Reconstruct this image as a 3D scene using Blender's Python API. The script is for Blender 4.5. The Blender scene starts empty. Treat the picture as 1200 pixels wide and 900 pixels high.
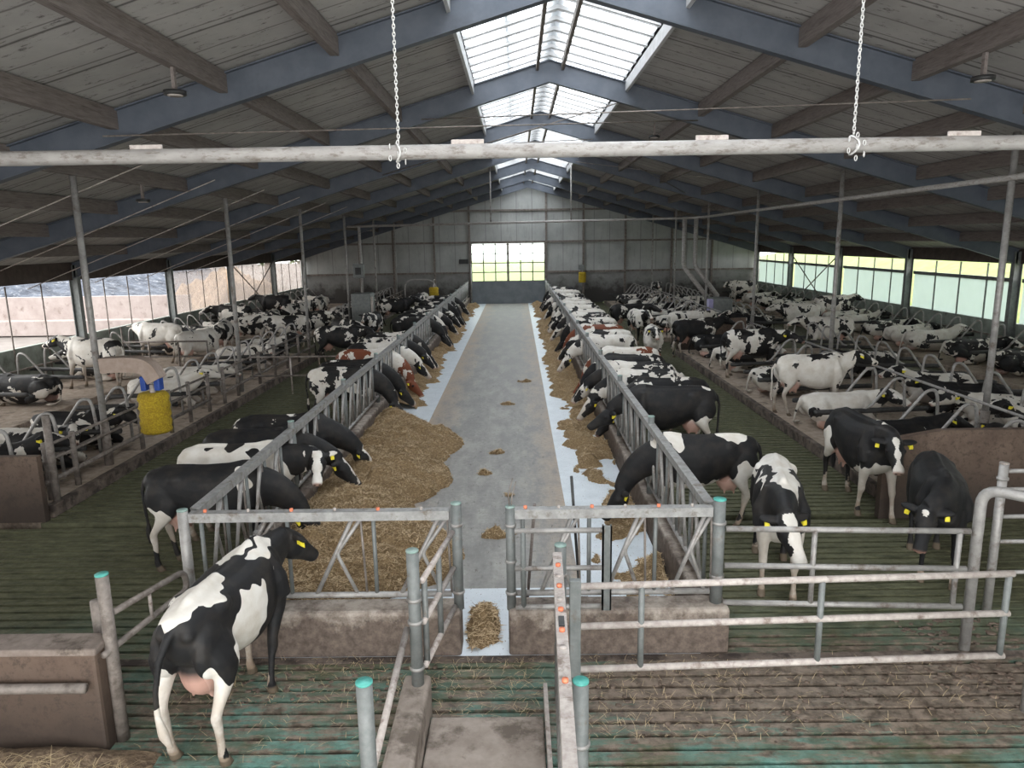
import bpy, bmesh, math, random
import numpy as np
from mathutils import Vector, Quaternion, Matrix
random.seed(7)
SC = bpy.context.scene; COL = SC.collection
# ---------------------------------------------------------------- camera
cd = bpy.data.cameras.new('camera'); cam = bpy.data.objects.new('camera', cd); COL.objects.link(cam)
cd.sensor_width = 36.0; cd.lens = 845.0 / 1200 * 36; cd.clip_start = .05; cd.clip_end = 500
_p, _y, _r = [math.radians(a) for a in (11.2, .54, .9)]
_f = Vector((-math.sin(_y) * math.cos(_p), math.cos(_y) * math.cos(_p), -math.sin(_p)))
_rt0 = Vector((math.cos(_y), math.sin(_y), 0)); _up0 = _rt0.cross(_f)
_rt = _rt0 * math.cos(_r) - _up0 * math.sin(_r); _up = _rt0 * math.sin(_r) + _up0 * math.cos(_r)
cam.matrix_world = Matrix(((_rt.x, _up.x, -_f.x, 0), (_rt.y, _up.y, -_f.y, 0), (_rt.z, _up.z, -_f.z, 4.0), (0, 0, 0, 1)))
SC.camera = cam
# ---------------------------------------------------------------- sky, daylight, exposure
w = bpy.data.worlds.new('overcast_sky'); SC.world = w; w.use_nodes = True
nt = w.node_tree; bg = nt.nodes['Background']
tc = nt.nodes.new('ShaderNodeTexCoord'); sx = nt.nodes.new('ShaderNodeSeparateXYZ'); nt.links.new(tc.outputs['Generated'], sx.inputs[0])
cr = nt.nodes.new('ShaderNodeValToRGB'); nt.links.new(sx.outputs[2], cr.inputs[0])
cr.color_ramp.elements[0].position = 0.0; cr.color_ramp.elements[0].color = (.90, .90, .89, 1)
cr.color_ramp.elements[1].position = .8; cr.color_ramp.elements[1].color = (1.0, .995, .98, 1)
nt.links.new(cr.outputs[0], bg.inputs[0]); bg.inputs[1].default_value = 2.6
SC.view_settings.view_transform = 'Standard'; SC.view_settings.look = 'None'
SC.view_settings.gamma = 1; SC.view_settings.use_curve_mapping = False
SC.view_settings.exposure = 1.32
SC.cycles.max_bounces = 6; SC.cycles.diffuse_bounces = 4; SC.cycles.transparent_max_bounces = 8
SC.cycles.sample_clamp_indirect = 6
def portal(name, loc, sx_, sy_, direction):
    l = bpy.data.lights.new(name, 'AREA'); l.shape = 'RECTANGLE'; l.size = sx_; l.size_y = sy_; l.cycles.is_portal = True
    o = bpy.data.objects.new(name, l); COL.objects.link(o); o.location = loc
    o.rotation_euler = Vector(direction).to_track_quat('-Z', 'Y').to_euler(); return o
RX = .75; RZ = 7.80; SL = .29; YB = -3.0; YF = 47.5; XL = -13.95; XR = 15.55
def roofz(x): return RZ - SL * abs(x - RX)
# daylight enters by these openings (sampling portals, they give no light of their own)
portal('skylight_left_portal', (-.06, 22, roofz(-.06) + .25), 1.8, 51, (SL, 0, -1)).rotation_euler = (0, -math.atan(SL), 0)
portal('skylight_right_portal', (1.55, 22, roofz(1.55) + .25), 1.8, 51, (-SL, 0, -1)).rotation_euler = (0, math.atan(SL), 0)
portal('left_side_portal', (XL - .1, 22, 2.15), 51, 1.8, (1, 0, 0)).rotation_euler = (PI_ := math.pi / 2, 0, -math.pi / 2)
portal('right_side_portal', (XR + .1, 22, 2.15), 51, 1.9, (-1, 0, 0)).rotation_euler = (PI_, 0, math.pi / 2)
portal('back_door_portal', (.75, YB - .1, 3.2), 16, 6.2, (0, 1, 0)).rotation_euler = (PI_, 0, 0)
# ---------------------------------------------------------------- helpers
PI = math.pi
def V(*a): return Vector(a)
class MB:
    """collects shapes and links them as ONE mesh object"""
    def __init__(s): s.v = []; s.f = []; s.sm = []
    def add(s, vs, fs, smooth=False):
        o = len(s.v); s.v += [tuple(p) for p in vs]
        for f in fs: s.f.append(tuple(i + o for i in f)); s.sm.append(smooth)
        return s
    def box(s, x0, x1, y0, y1, z0, z1, c=0.0):
        if c <= 0:
            vs = [(x, y, z) for z in (z0, z1) for y in (y0, y1) for x in (x0, x1)]
            return s.add(vs, [(0, 2, 3, 1), (4, 5, 7, 6), (0, 1, 5, 4), (2, 6, 7, 3), (0, 4, 6, 2), (1, 3, 7, 5)])
        bm = bmesh.new(); bmesh.ops.create_cube(bm, size=1)
        for v in bm.verts:
            v.co = ((x0 + x1) / 2 + v.co.x * (x1 - x0), (y0 + y1) / 2 + v.co.y * (y1 - y0), (z0 + z1) / 2 + v.co.z * (z1 - z0))
        bmesh.ops.bevel(bm, geom=list(bm.edges), offset=c, segments=2, affect='EDGES', profile=.5)
        bm.verts.index_update()
        s.add([v.co[:] for v in bm.verts], [[v.index for v in f.verts] for f in bm.faces]); bm.free()
        return s
    def bar(s, a, b, w, h, up=(0, 0, 1)):
        a = Vector(a); b = Vector(b); t = (b - a).normalized(); u = Vector(up)
        sd = t.cross(u)
        if sd.length < 1e-4: sd = t.cross(Vector((0, 1, 0)))
        sd.normalize(); u = sd.cross(t)
        vs = []
        for p in (a, b):
            for i, j in ((-1, -1), (1, -1), (1, 1), (-1, 1)): vs.append(p + sd * (i * w / 2) + u * (j * h / 2))
        return s.add(vs, [(3, 2, 1, 0), (4, 5, 6, 7), (0, 1, 5, 4), (1, 2, 6, 5), (2, 3, 7, 6), (3, 0, 4, 7)])
    def tube(s, path, r, n=10, cap=True):
        P = [Vector(p) for p in path]
        R = list(r) if hasattr(r, '__len__') else [r] * len(P)
        side = None; rings = []
        for i, p in enumerate(P):
            t = (P[min(i + 1, len(P) - 1)] - P[max(i - 1, 0)]).normalized()
            if side is None:
                side = t.cross(Vector((0, 0, 1)))
                if side.length < 1e-3: side = t.cross(Vector((0, 1, 0)))
            side = (side - t * side.dot(t)).normalized(); up = side.cross(t)
            rings.append([p + (side * math.cos(2 * PI * k / n) + up * math.sin(2 * PI * k / n)) * R[i] for k in range(n)])
        return s.loft(rings, cap)
    def loft(s, rings, cap=True):
        n = len(rings[0]); vs = [p for r in rings for p in r]; fs = []
        for i in range(len(rings) - 1):
            for k in range(n):
                a = i * n + k; b = i * n + (k + 1) % n
                fs.append((a, b, b + n, a + n))
        if cap: fs.append(tuple(range(n))[::-1]); fs.append(tuple(range((len(rings) - 1) * n, len(rings) * n)))
        return s.add(vs, fs, True)
    def ball(s, c, r, n=12, m=8, fr=None):
        c = Vector(c); ax = fr or (V(1, 0, 0), V(0, 1, 0), V(0, 0, 1)); r = r if hasattr(r, '__len__') else (r, r, r)
        rings = []
        for i in range(m + 1):
            th = PI * max(.02, min(.98, i / m)); rings.append([c + ax[0] * (r[0] * math.sin(th) * math.cos(2 * PI * k / n)) + ax[1] * (r[1] * math.sin(th) * math.sin(2 * PI * k / n)) - ax[2] * (r[2] * math.cos(th)) for k in range(n)])
        return s.loft(rings)
    def build(s, name, mat, parent=None, bevel=0.0):
        me = bpy.data.meshes.new(name); me.from_pydata(s.v, [], s.f)
        me.polygons.foreach_set('use_smooth', s.sm); me.update()
        o = bpy.data.objects.new(name, me); COL.objects.link(o)
        if mat: me.materials.append(mat)
        if parent:
            o.parent = parent
            me.transform(parent.matrix_basis.inverted())
        return o
def tag(o, label=None, cat=None, group=None, kind=None):
    for k, v in (('label', label), ('category', cat), ('group', group), ('kind', kind)):
        if v: o[k] = v
    return o
def empty(name, loc=(0, 0, 0), rz=0.0):
    o = bpy.data.objects.new(name, None); COL.objects.link(o)
    o.location = loc; o.rotation_euler = (0, 0, rz); o.empty_display_size = .2
    return o
def struct(mb, name, mat): return tag(mb.build(name, mat), kind='structure')
def dup(o, parent=None, mod=None):
    c = o.copy(); COL.objects.link(c)
    if parent: c.parent = parent
    for ch in list(o.children): dup(ch, c)
    return c
def arc(c, r, a0, a1, ax, ay, n=6):
    c = Vector(c); ax = Vector(ax); ay = Vector(ay)
    return [c + ax * (r * math.cos(a0 + (a1 - a0) * i / n)) + ay * (r * math.sin(a0 + (a1 - a0) * i / n)) for i in range(n + 1)]
def rounded(pts, r, n=5):
    """polyline with rounded corners"""
    P = [Vector(p) for p in pts]; out = [P[0]]
    for i in range(1, len(P) - 1):
        a = P[i] + (P[i - 1] - P[i]).normalized() * min(r, (P[i - 1] - P[i]).length * .49)
        b = P[i] + (P[i + 1] - P[i]).normalized() * min(r, (P[i + 1] - P[i]).length * .49)
        for k in range(n + 1):
            t = k / n; out.append(a * (1 - t) ** 2 + P[i] * 2 * t * (1 - t) + b * t * t)
    out.append(P[-1]); return out
# ---------------------------------------------------------------- materials
class NT:
    def __init__(s, name):
        s.m = bpy.data.materials.new(name); s.m.use_nodes = True; s.t = s.m.node_tree; s.t.nodes.clear()
        s.out = s.t.nodes.new('ShaderNodeOutputMaterial')
    def n(s, typ, **k):
        o = s.t.nodes.new(typ)
        for a, v in k.items():
            if a.startswith('i_'):
                o.inputs[a[2:].replace('_', ' ')].default_value = v
            else: setattr(o, a, v)
        return o
    def l(s, a, b): s.t.links.new(a, b)
    def math(s, op, a, b=None, c=None, clamp=False):
        o = s.t.nodes.new('ShaderNodeMath'); o.operation = op; o.use_clamp = clamp
        for i, x in enumerate((a, b, c)):
            if x is None: continue
            if hasattr(x, 'is_output'): s.l(x, o.inputs[i])
            else: o.inputs[i].default_value = x
        return o.outputs[0]
    def mix(s, f, a, b):
        o = s.t.nodes.new('ShaderNodeMix'); o.data_type = 'RGBA'; o.clamp_factor = True
        for i, x in ((0, f), (6, a), (7, b)):
            if hasattr(x, 'is_output'): s.l(x, o.inputs[i])
            else: o.inputs[i].default_value = x if i == 0 else (x + (1,) if len(x) == 3 else x)
        return o.outputs[2]
    def coord(s, which='Object'):
        return s.n('ShaderNodeTexCoord').outputs[which]
    def pos(s): return s.n('ShaderNodeNewGeometry').outputs['Position']
    def noise(s, vec, scale, detail=3, rough=.55, dist=0.0):
        o = s.n('ShaderNodeTexNoise', i_Scale=scale, i_Detail=detail, i_Roughness=rough, i_Distortion=dist); s.l(vec, o.inputs['Vector'])
        return o.outputs['Fac']
    def scale(s, vec, sc):
        o = s.n('ShaderNodeVectorMath', operation='MULTIPLY'); s.l(vec, o.inputs[0]); o.inputs[1].default_value = sc; return o.outputs[0]
    def xyz(s, vec):
        o = s.n('ShaderNodeSeparateXYZ'); s.l(vec, o.inputs[0]); return o.outputs
    def rng(s, v, a, b, c=0.0, d=1.0):
        o = s.n('ShaderNodeMapRange'); s.l(v, o.inputs[0])
        for i, x in zip((1, 2, 3, 4), (a, b, c, d)): o.inputs[i].default_value = x
        return o.outputs[0]
    def done(s, col, rough=.6, metal=0.0, bump=None, bs=.3, bd=.01, spec=.5):
        b = s.n('ShaderNodeBsdfPrincipled')
        for k, x in (('Base Color', col), ('Roughness', rough), ('Metallic', metal), ('Specular IOR Level', spec)):
            if hasattr(x, 'is_output'): s.l(x, b.inputs[k])
            else: b.inputs[k].default_value = (x + (1,)) if isinstance(x, tuple) and len(x) == 3 else x
        if bump is not None:
            bn = s.n('ShaderNodeBump'); bn.inputs['Strength'].default_value = bs; bn.inputs['Distance'].default_value = bd
            s.l(bump, bn.inputs['Height']); s.l(bn.outputs[0], b.inputs['Normal'])
        s.l(b.outputs[0], s.out.inputs[0]); return s.m
def mottled(name, c1, c2, scale=6, rough=.6, metal=0., lo=.35, hi=.65, c3=None, s3=2.0, t3=.6, bs=.3, bd=.004, spec=.4, stretch=None):
    """two-tone worn surface with a third colour of dirt in patches"""
    t = NT(name); p = t.pos()
    if stretch: p = t.scale(p, stretch)
    n = t.noise(p, scale, 4, .65); col = t.mix(t.rng(n, lo, hi), c1, c2)
    if c3: col = t.mix(t.rng(t.noise(p, s3, 5, .7), t3 - .06, t3 + .08), col, c3)
    return t.done(col, rough, metal, n, bs, bd, spec)
M = {}
M['steel'] = mottled('galvanised_steel', (.27, .262, .25), (.38, .365, .35), 9, .5, .3, c3=(.17, .14, .12), s3=5, t3=.60)
M['steel_dark'] = mottled('weathered_steel', (.155, .135, .12), (.26, .225, .20), 9, .6, .2, c3=(.12, .10, .085), s3=6, t3=.56)
M['steel_green'] = mottled('blue_grey_steel', (.14, .152, .148), (.20, .21, .205), 9, .55, .15, c3=(.14, .12, .10), s3=5, t3=.64)
M['rail_white'] = mottled('pale_galvanised_rail', (.36, .31, .285), (.50, .455, .42), 16, .6, .05, c3=(.20, .155, .13), s3=7, t3=.60)
M['rail_grey'] = mottled('grey_galvanised_rail', (.25, .248, .24), (.37, .365, .355), 12, .55, .2, c3=(.17, .145, .12), s3=8, t3=.60)
M['cap_pale'] = mottled('weathered_green_cap', (.20, .29, .26), (.28, .36, .33), 20, .6)
M['pipe_white'] = mottled('white_plastic_pipe', (.28, .265, .25), (.38, .362, .345), 5, .5, c3=(.19, .165, .145), s3=9, t3=.58, stretch=(1, 1, 3))
M['concrete'] = mottled('worn_concrete', (.24, .20, .17), (.34, .29, .25), 5, .85, c3=(.13, .105, .085), s3=3, t3=.56, bs=.5)
M['concrete_dark'] = mottled('dung_stained_concrete', (.085, .064, .052), (.17, .135, .11), 4, .85, c3=(.04, .03, .025), s3=3.5, t3=.52, bs=.5)
def brown_panel():
    t = NT('dung_splashed_panel'); p = t.pos(); z = t.xyz(p)[2]; n = t.noise(p, 4, 5, .7)
    col = t.mix(t.rng(n, .3, .7), (.080, .052, .038), (.165, .115, .085))
    col = t.mix(t.rng(t.noise(p, 13, 5, .75), .52, .62, 0, .7), col, (.05, .034, .026)); m = t.math('ADD', t.math('MULTIPLY', n, .9), t.math('MULTIPLY', z, -.75)); col = t.mix(t.rng(m, -.2, .30, 0, .9), col, (.035, .024, .018))
    return t.done(col, .7, 0, n, .5, .01)
M['brown_panel'] = brown_panel()
M['cap'] = mottled('turquoise_cap', (.06, .33, .28), (.12, .42, .37), 20, .5)
M['orange'] = mottled('orange_stud', (.65, .17, .08), (.75, .25, .14), 20, .5)
M['cubicle_floor'] = mottled('cubicle_bedding', (.27, .21, .165), (.40, .33, .265), 7, .9, c3=(.11, .085, .065), s3=1.6, t3=.58, bs=.5)
M['rubber_black'] = mottled('black_rubber', (.03, .03, .032), (.06, .058, .055), 10, .6)
M['steel_blue'] = mottled('blue_grey_painted_steel', (.075, .088, .11), (.10, .113, .138), 3, .5, c3=(.08, .09, .11), s3=2, t3=.62)
M['timber'] = mottled('grey_timber', (.15, .125, .115), (.22, .19, .175), 6, .85, c3=(.11, .09, .08), s3=2.5, t3=.60, stretch=(8, .7, 8))
M['white_alu'] = mottled('white_glazing_bar', (.40, .40, .40), (.5, .5, .5), 5, .5, c3=(.4, .38, .36), s3=2, t3=.66)
M['chain'] = mottled('dusty_chain', (.5, .49, .47), (.68, .67, .65), 30, .6)
M['yellow'] = mottled('yellow_bristle', (.36, .24, .015), (.62, .46, .03), 45, .8, bs=1, bd=.02, c3=(.35, .22, .02), s3=25, t3=.55)
M['blue'] = mottled('blue_plastic', (.02, .06, .28), (.03, .08, .36), 8, .4)
M['tan'] = mottled('dusty_tan_metal', (.34, .26, .21), (.42, .33, .28), 8, .6)
M['tagy'] = mottled('yellow_ear_tag', (.75, .62, .03), (.85, .75, .06), 20, .5)
M['black_plastic'] = mottled('black_plastic', (.02, .02, .02), (.04, .04, .04), 10, .5)
# ---------------------------------------------------------------- setting: ground outside
def plain(name, c1, c2, sc, rough=.9): return mottled(name, c1, c2, sc, rough)
M['yard'] = plain('pale_yard_concrete', (.10, .088, .08), (.14, .125, .115), 1.2)
M['grass'] = plain('bright_grass', (.13, .17, .05), (.20, .25, .08), 1.5)
M['pit'] = plain('dark_slurry', (.010, .009, .008), (.02, .017, .014), 2)
struct(MB().box(-120, XL - .2, -30, 160, -.6, -.05), 'floor_yard', M['yard'])
struct(MB().box(XR + .2, 120, -30, 160, -.6, -.1).box(XL - .2, XR + .2, YF + .3, 160, -.6, -.05), 'floor_field', M['grass'])
struct(MB().box(XL - .2, XR + .2, YB - .2, YF + .3, -.7, -.5), 'floor_pit', M['pit'])
# ---------------------------------------------------------------- feed table
def feed_concrete():
    t = NT('feed_alley_concrete'); p = t.pos()
    n = t.noise(t.scale(p, (1.4, .45, 1)), 1.8, 6, .72); n2 = t.noise(p, 14, 4, .7)
    col = t.mix(t.rng(n, .38, .64), (.22, .215, .205), (.41, .40, .375))
    x = t.xyz(p)[0]
    edge = t.math('ADD', t.math('ABSOLUTE', t.math('ADD', x, .6)), t.math('MULTIPLY', t.math('SUBTRACT', n, .5), 2.2))
    col = t.mix(t.rng(edge, .75, 1.5, 0, .85), col, (.46, .36, .275))
    col = t.mix(t.rng(t.noise(t.scale(p, (3, 1, 1)), 5, 5, .75), .60, .68), col, (.12, .105, .09))
    col = t.mix(t.rng(n2, .3, .75, 0, .35), col, (.10, .09, .08))
    return t.done(col, t.rng(n, .3, .7, .42, .8), 0, n2, .25, .004, .4)
def epoxy():
    t = NT('pale_blue_feed_coating'); p = t.pos()
    n = t.noise(p, 3, 4, .6)
    col = t.mix(t.rng(n, .35, .7), (.66, .71, .75), (.56, .61, .65))
    col = t.mix(t.rng(t.noise(t.scale(p, (2.2, 1, 1)), 22, 3, .7), .635, .66), col, (.17, .12, .08))
    return t.done(col, .42, 0, n, .1, .002, .5)
M['alley'] = feed_concrete(); M['epoxy'] = epoxy()
FX0, FX1, FY0 = -3.10, 1.75, 6.42
struct(MB().box(-2.05, .69, 7.85, YF, -.5, 0), 'floor_feed_alley', M['alley'])
struct(MB().box(FX0, -2.05, 7.85, YF, -.5, 0).box(.69, FX1, 7.85, YF, -.5, 0).box(FX0, FX1, FY0, 7.85, -.5, 0), 'floor_feed_table', M['epoxy'])
# ---------------------------------------------------------------- slatted floor
def slat_mat():
    t = NT('green_rubber_slats'); p = t.pos(); x, y, z = t.xyz(p)
    n = t.noise(p, 1.3, 5, .62); nf = t.noise(p, 9, 4, .7); ns = t.noise(t.scale(p, (1, 4, 1)), 3.5, 4, .7)
    teal = t.mix(t.rng(nf, .3, .7), (.055, .155, .13), (.20, .36, .31))
    olive = t.mix(t.rng(ns, .3, .7), (.045, .05, .028), (.155, .155, .09))
    dung = t.mix(t.rng(nf, .38, .62), (.085, .062, .048), (.24, .185, .145))
    # clean rubber shows near the milking side, film of dung further in
    f = t.rng(y, 4.9, 7.5, .95, 0)
    base = t.mix(t.math('MULTIPLY', f, t.rng(n, .38, .62)), olive, teal)
    # trodden dung: belt on the right, heaps on the left
    band = t.math('SUBTRACT', 1.0, t.math('MULTIPLY', t.math('ABSOLUTE', t.math('SUBTRACT', y, 5.85)), 1.0))
    right = t.rng(x, .3, 1.2)
    bandL = t.math('MULTIPLY', t.math('SUBTRACT', 1.0, t.math('MULTIPLY', t.math('ABSOLUTE', t.math('SUBTRACT', y, 5.6)), 1.0)), .35)
    b = t.math('ADD', t.math('MULTIPLY', band, right), t.math('MULTIPLY', bandL, t.math('SUBTRACT', 1.0, right)))
    m = t.math('ADD', t.math('MULTIPLY', ns, 1.0), t.math('MULTIPLY', b, .36))
    col = t.mix(t.math('MULTIPLY', t.rng(m, .54, .66), .92), base, dung)
    return t.done(col, t.rng(nf, .3, .7, .35, .8), 0, nf, .8, .02, .4)
M['slats'] = slat_mat()
sl = MB(); so = MB(); P_ = .1645
k = int(2.0 / P_)
while k * P_ < YF:
    y = k * P_ + .012
    def piece(x0, x1): sl.box(x0, x1, y, y + .120, -.14, 0)
    if y < FY0 - .13:
        if y < 5.44 - .13: piece(-8.5, -.78); piece(.17, 11)
        else: piece(-8.5, 11)
    elif y < 9.75: piece(-12, -3.32); piece(1.98, 13)
    else:
        if y > 10: piece(-7.12, -3.32); piece(1.98, 5.58)
        if 25.7 < y < 31.5: piece(-9.7, -7.12)
        if 25.2 < y < 28.4: piece(5.58, 10.7)
        so.box(-11.1, -9.72, y, y + .128, -.14, 0); piece(10.72, 12.8)
    k += 1
struct(sl, 'floor_slats', M['slats']); struct(so, 'floor_outer_slats', M['concrete'])
# concrete pads and kerbs
struct(MB().box(-.78, .17, 1, 5.44, -.4, .06, .02), 'floor_parlour_exit', M['concrete'])
struct(MB().box(-8.5, 11, FY0 - .10, FY0, -.4, .015), 'floor_edge_beam', M['concrete_dark'])
# cubicle platforms
H1 = .17
def platform(name, x0, x1, y0, y1): struct(MB().box(x0, x1, y0, y1, -.5, H1, .03), name, M['cubicle_floor'])
platform('floor_cubicles_left_front', -9.72, -7.12, 10.25, 25.6); platform('floor_cubicles_left_rear', -9.72, -7.12, 31.6, 46.2)
platform('floor_cubicles_left_wall', XL, -11.1, 9.8, YF)
platform('floor_cubicles_right_front', 5.58, 10.72, 9.98, 25.1); platform('floor_cubicles_right_rear', 5.58, 10.72, 28.5, 46.2)
platform('floor_cubicles_right_wall', 12.8, XR, 9.8, YF)
kb = MB()
for x0, y0, y1 in ((-7.16, 10.25, 25.6), (-7.16, 31.6, 46.2), (5.50, 9.98, 25.1), (5.50, 28.5, 46.2)): kb.box(x0, x0 + .12, y0, y1, 0, H1 + .03, .015)
struct(kb, 'trim_kerb', M['concrete_dark'])
# ---------------------------------------------------------------- walls
def wall_lower():
    t = NT('stained_lower_wall'); p = t.pos(); z = t.xyz(p)[2]
    n = t.noise(p, 1.6, 5, .7); col = t.mix(t.rng(n, .35, .65), (.20, .20, .195), (.30, .30, .29))
    m = t.math('ADD', t.math('MULTIPLY', n, 1.6), t.math('MULTIPLY', z, -.55))
    col = t.mix(t.rng(m, -.05, .35), col, (.075, .07, .065))
    return t.done(col, .85, 0, n, .3, .01)
def wall_upper():
    t = NT('ribbed_gable_sheet'); p = t.pos(); x, y, z = t.xyz(p)
    n = t.noise(p, 1.1, 4, .6); col = t.mix(t.rng(n, .3, .7), (.33, .34, .33), (.44, .45, .435))
    fr = t.math('FRACT', t.math('MULTIPLY', x, 1.0)); col = t.mix(t.rng(t.math('ABSOLUTE', t.math('SUBTRACT', fr, .5)), .46, .49, 0, .55), col, (.16, .16, .155))
    st = t.noise(t.scale(p, (3, 1, .5)), 2.2, 4, .7)
    col = t.mix(t.rng(st, .55, .75, 0, .5), col, (.19, .185, .175))
    return t.done(col, .7, 0, n, .2, .01)
M['wall_lower'] = wall_lower(); M['wall_upper'] = wall_upper()
M['wall_side'] = mottled('green_tinged_concrete', (.22, .25, .22), (.33, .37, .33), 2.5, .8, c3=(.13, .14, .12), s3=1.5, t3=.6)
M['soffit'] = mottled('brown_eaves_board', (.055, .04, .035), (.09, .07, .06), 5, .8)
DX0, DX1, DZ = -2.95, 1.80, 3.85
wf = MB()
wf.box(XL - .2, DX0, YF, YF + .2, 0, 2.0).box(DX1, XR + .2, YF, YF + .2, 0, 2.0)
struct(wf, 'wall_far_lower', M['wall_lower'])
g = MB()
def gable(x0, x1, z0):
    vs = []
    for yy in (YF + .02, YF + .2):
        vs += [(x0, yy, z0), (x1, yy, z0), (x1, yy, roofz(x1) + .05), (x0, yy, roofz(x0) + .05)]
    g.add(vs, [(0, 1, 2, 3), (7, 6, 5, 4), (0, 4, 5, 1), (1, 5, 6, 2), (2, 6, 7, 3), (3, 7, 4, 0)])
gable(XL - .2, DX0, 2.0); gable(DX0, RX, DZ); gable(RX, DX1, DZ); gable(DX1, XR + .2, 2.0)
struct(g, 'wall_far_gable', M['wall_upper'])
gr = MB()
for z in (2.02, 3.95, 5.95):
    for x0, x1 in ((XL, DX0), (DX0, DX1), (DX1, XR)):
        if z < 3 and x0 == DX0: continue
        a, b = x0, x1
        lim = (RZ - z - .3) / SL
        a = max(a, RX - lim); b = min(b, RX + lim)
        if b > a: gr.box(a, b, YF - .12, YF + .02, z - .06, z + .06)
struct(gr, 'trim_gable_rails', M['steel_dark'])
tp = MB()
for x in (-10.2, -8.0, -5.35, -3.05, 1.9, 4.3, 7.0, 10.0, 12.6): tp.box(x - .06, x + .06, YF - .16, YF, 0, roofz(x) - .15)
struct(tp, 'trim_gable_posts', M['steel_dark'])
struct(MB().box(XL - .15, XL, YB, YF, -.4, 1.27, .01), 'wall_left', M['wall_side'])
struct(MB().box(XR, XR + .15, YB, YF, -.4, 1.23, .01), 'wall_right', M['wall_side'])
struct(MB().box(XL - .2, XL + .10, YB, YF, 3.02, 3.62).box(XR - .05, XR + .2, YB, YF, 3.07, 3.58), 'trim_eaves', M['soffit'])
bw = MB()
bw.box(XL - .2, -7.3, YB - .2, YB, -.3, 3.3).box(8.8, XR + .2, YB - .2, YB, -.3, 3.3)
struct(bw, 'wall_near', M['wall_lower'])
bg_ = MB()
for x0, x1, z0 in ((XL - .2, RX, 3.3), (RX, XR + .2, 3.3)):
    z0a = z0 if True else 0
vsb = [(XL - .2, 3.1), (-7.3, 3.1), (-7.3, 6.2), (RX, 6.2), (RX, roofz(RX) + .05), (XL - .2, roofz(XL - .2))]
def slab(mb, pts, y0, y1):
    n = len(pts); mb.add([(a, y0, b) for a, b in pts] + [(a, y1, b) for a, b in pts], [tuple(range(n)), tuple(range(2 * n - 1, n - 1, -1))] + [(i, i + n, (i + 1) % n + n, (i + 1) % n) for i in range(n)])
slab(bg_, [(XL - .2, 3.1), (-7.3, 3.1), (-7.3, roofz(-7.3) + .05), (XL - .2, roofz(XL - .2) + .05)], YB - .2, YB)
slab(bg_, [(8.8, 3.1), (XR + .2, 3.1), (XR + .2, roofz(XR + .2) + .05), (8.8, roofz(8.8) + .05)], YB - .2, YB)
slab(bg_, [(-2.5, 6.4), (4, 6.4), (4, roofz(4)), (RX, roofz(RX)), (-2.5, roofz(-2.5))], YB - .2, YB)
struct(bg_, 'wall_near_gable', M['wall_upper'])
# ---------------------------------------------------------------- far sliding door with glazed top
M['door_panel'] = mottled('grey_door_panel', (.13, .15, .165), (.18, .20, .215), 2, .45, .2)
M['pane'] = None
def glassy(name, tint, f=.12, rough=.3):
    t = NT(name); tr = t.n('ShaderNodeBsdfTransparent'); tr.inputs[0].default_value = tint + (1,)
    gl = t.n('ShaderNodeBsdfGlossy'); gl.inputs['Roughness'].default_value = rough
    mx = t.n('ShaderNodeMixShader'); mx.inputs[0].default_value = f; t.l(tr.outputs[0], mx.inputs[1]); t.l(gl.outputs[0], mx.inputs[2]); t.l(mx.outputs[0], t.out.inputs[0]); return t.m
M['pane'] = glassy('clear_pane', (.92, .97, .94), .06, .1)
door = empty('door_1', (-.6, YF, 0)); tag(door, kind='structure')
MB().box(DX0, DX1, YF - .10, YF - .03, 0, 1.42).build('door_panel', M['door_panel'], door)
fr = MB()
for x0, x1 in ((DX0, -.62), (-.55, DX1)):
    for i in range(4): x = x0 + (x1 - x0) * i / 3; fr.box(x - .035, x + .035, YF - .09, YF - .03, 1.42, DZ)
    for j in range(5): z = 1.45 + (DZ - 1.5) * j / 4; fr.box(x0, x1, YF - .09, YF - .03, z - .03, z + .03)
fr.build('door_frame', M['steel_dark'], door)
MB().box(DX0, DX1, YF - .055, YF - .045, 1.42, DZ).build('pane', M['pane'], door)
# ---------------------------------------------------------------- roof
def roof_mat():
    t = NT('fibre_cement_roof'); p = t.pos(); x, y, z = t.xyz(p)
    n = t.noise(p, .9, 5, .65); nf = t.noise(p, 6, 5, .75); wob = t.math('MULTIPLY', t.math('SUBTRACT', t.noise(t.scale(p, (.4, 1, 1)), 3, 2), .5), .06)
    col = t.mix(t.rng(n, .3, .7), (.33, .315, .30), (.45, .43, .41))
    def seam(per, off, wd, amt, c):
        fr = t.math('FRACT', t.math('ADD', t.math('DIVIDE', t.math('ADD', y, wob), per), off))
        d = t.math('ABSOLUTE', t.math('SUBTRACT', fr, .5))
        return t.mix(t.math('MULTIPLY', t.rng(d, wd, 0, 0, 1), amt), col, c)
    col = seam(1.24, .1, .030, .95, (.05, .043, .04)); col = seam(1.24, .22, .018, .8, (.07, .06, .055)); col = seam(1.24, .62, .020, .8, (.08, .07, .065))
    st = t.noise(t.scale(p, (1, 2.5, 1)), 4, 6, .78)
    col = t.mix(t.rng(st, .57, .66, 0, .85), col, (.07, .06, .057))
    col = t.mix(t.rng(nf, .62, .8, 0, .5), col, (.42, .41, .39))
    return t.done(col, .85, 0, nf, .3, .006, .3)
M['roof'] = roof_mat()
SKL, SKR = -.87, 2.37
def slope(mb, xa, xb, y0, y1, lo, hi):
    vs = [(x, y, roofz(x) + o) for y in (y0, y1) for o in (lo, hi) for x in (xa, xb)]
    mb.add(vs, [(0, 2, 3, 1), (4, 5, 7, 6), (0, 1, 5, 4), (2, 6, 7, 3), (0, 4, 6, 2), (1, 3, 7, 5)])

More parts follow.
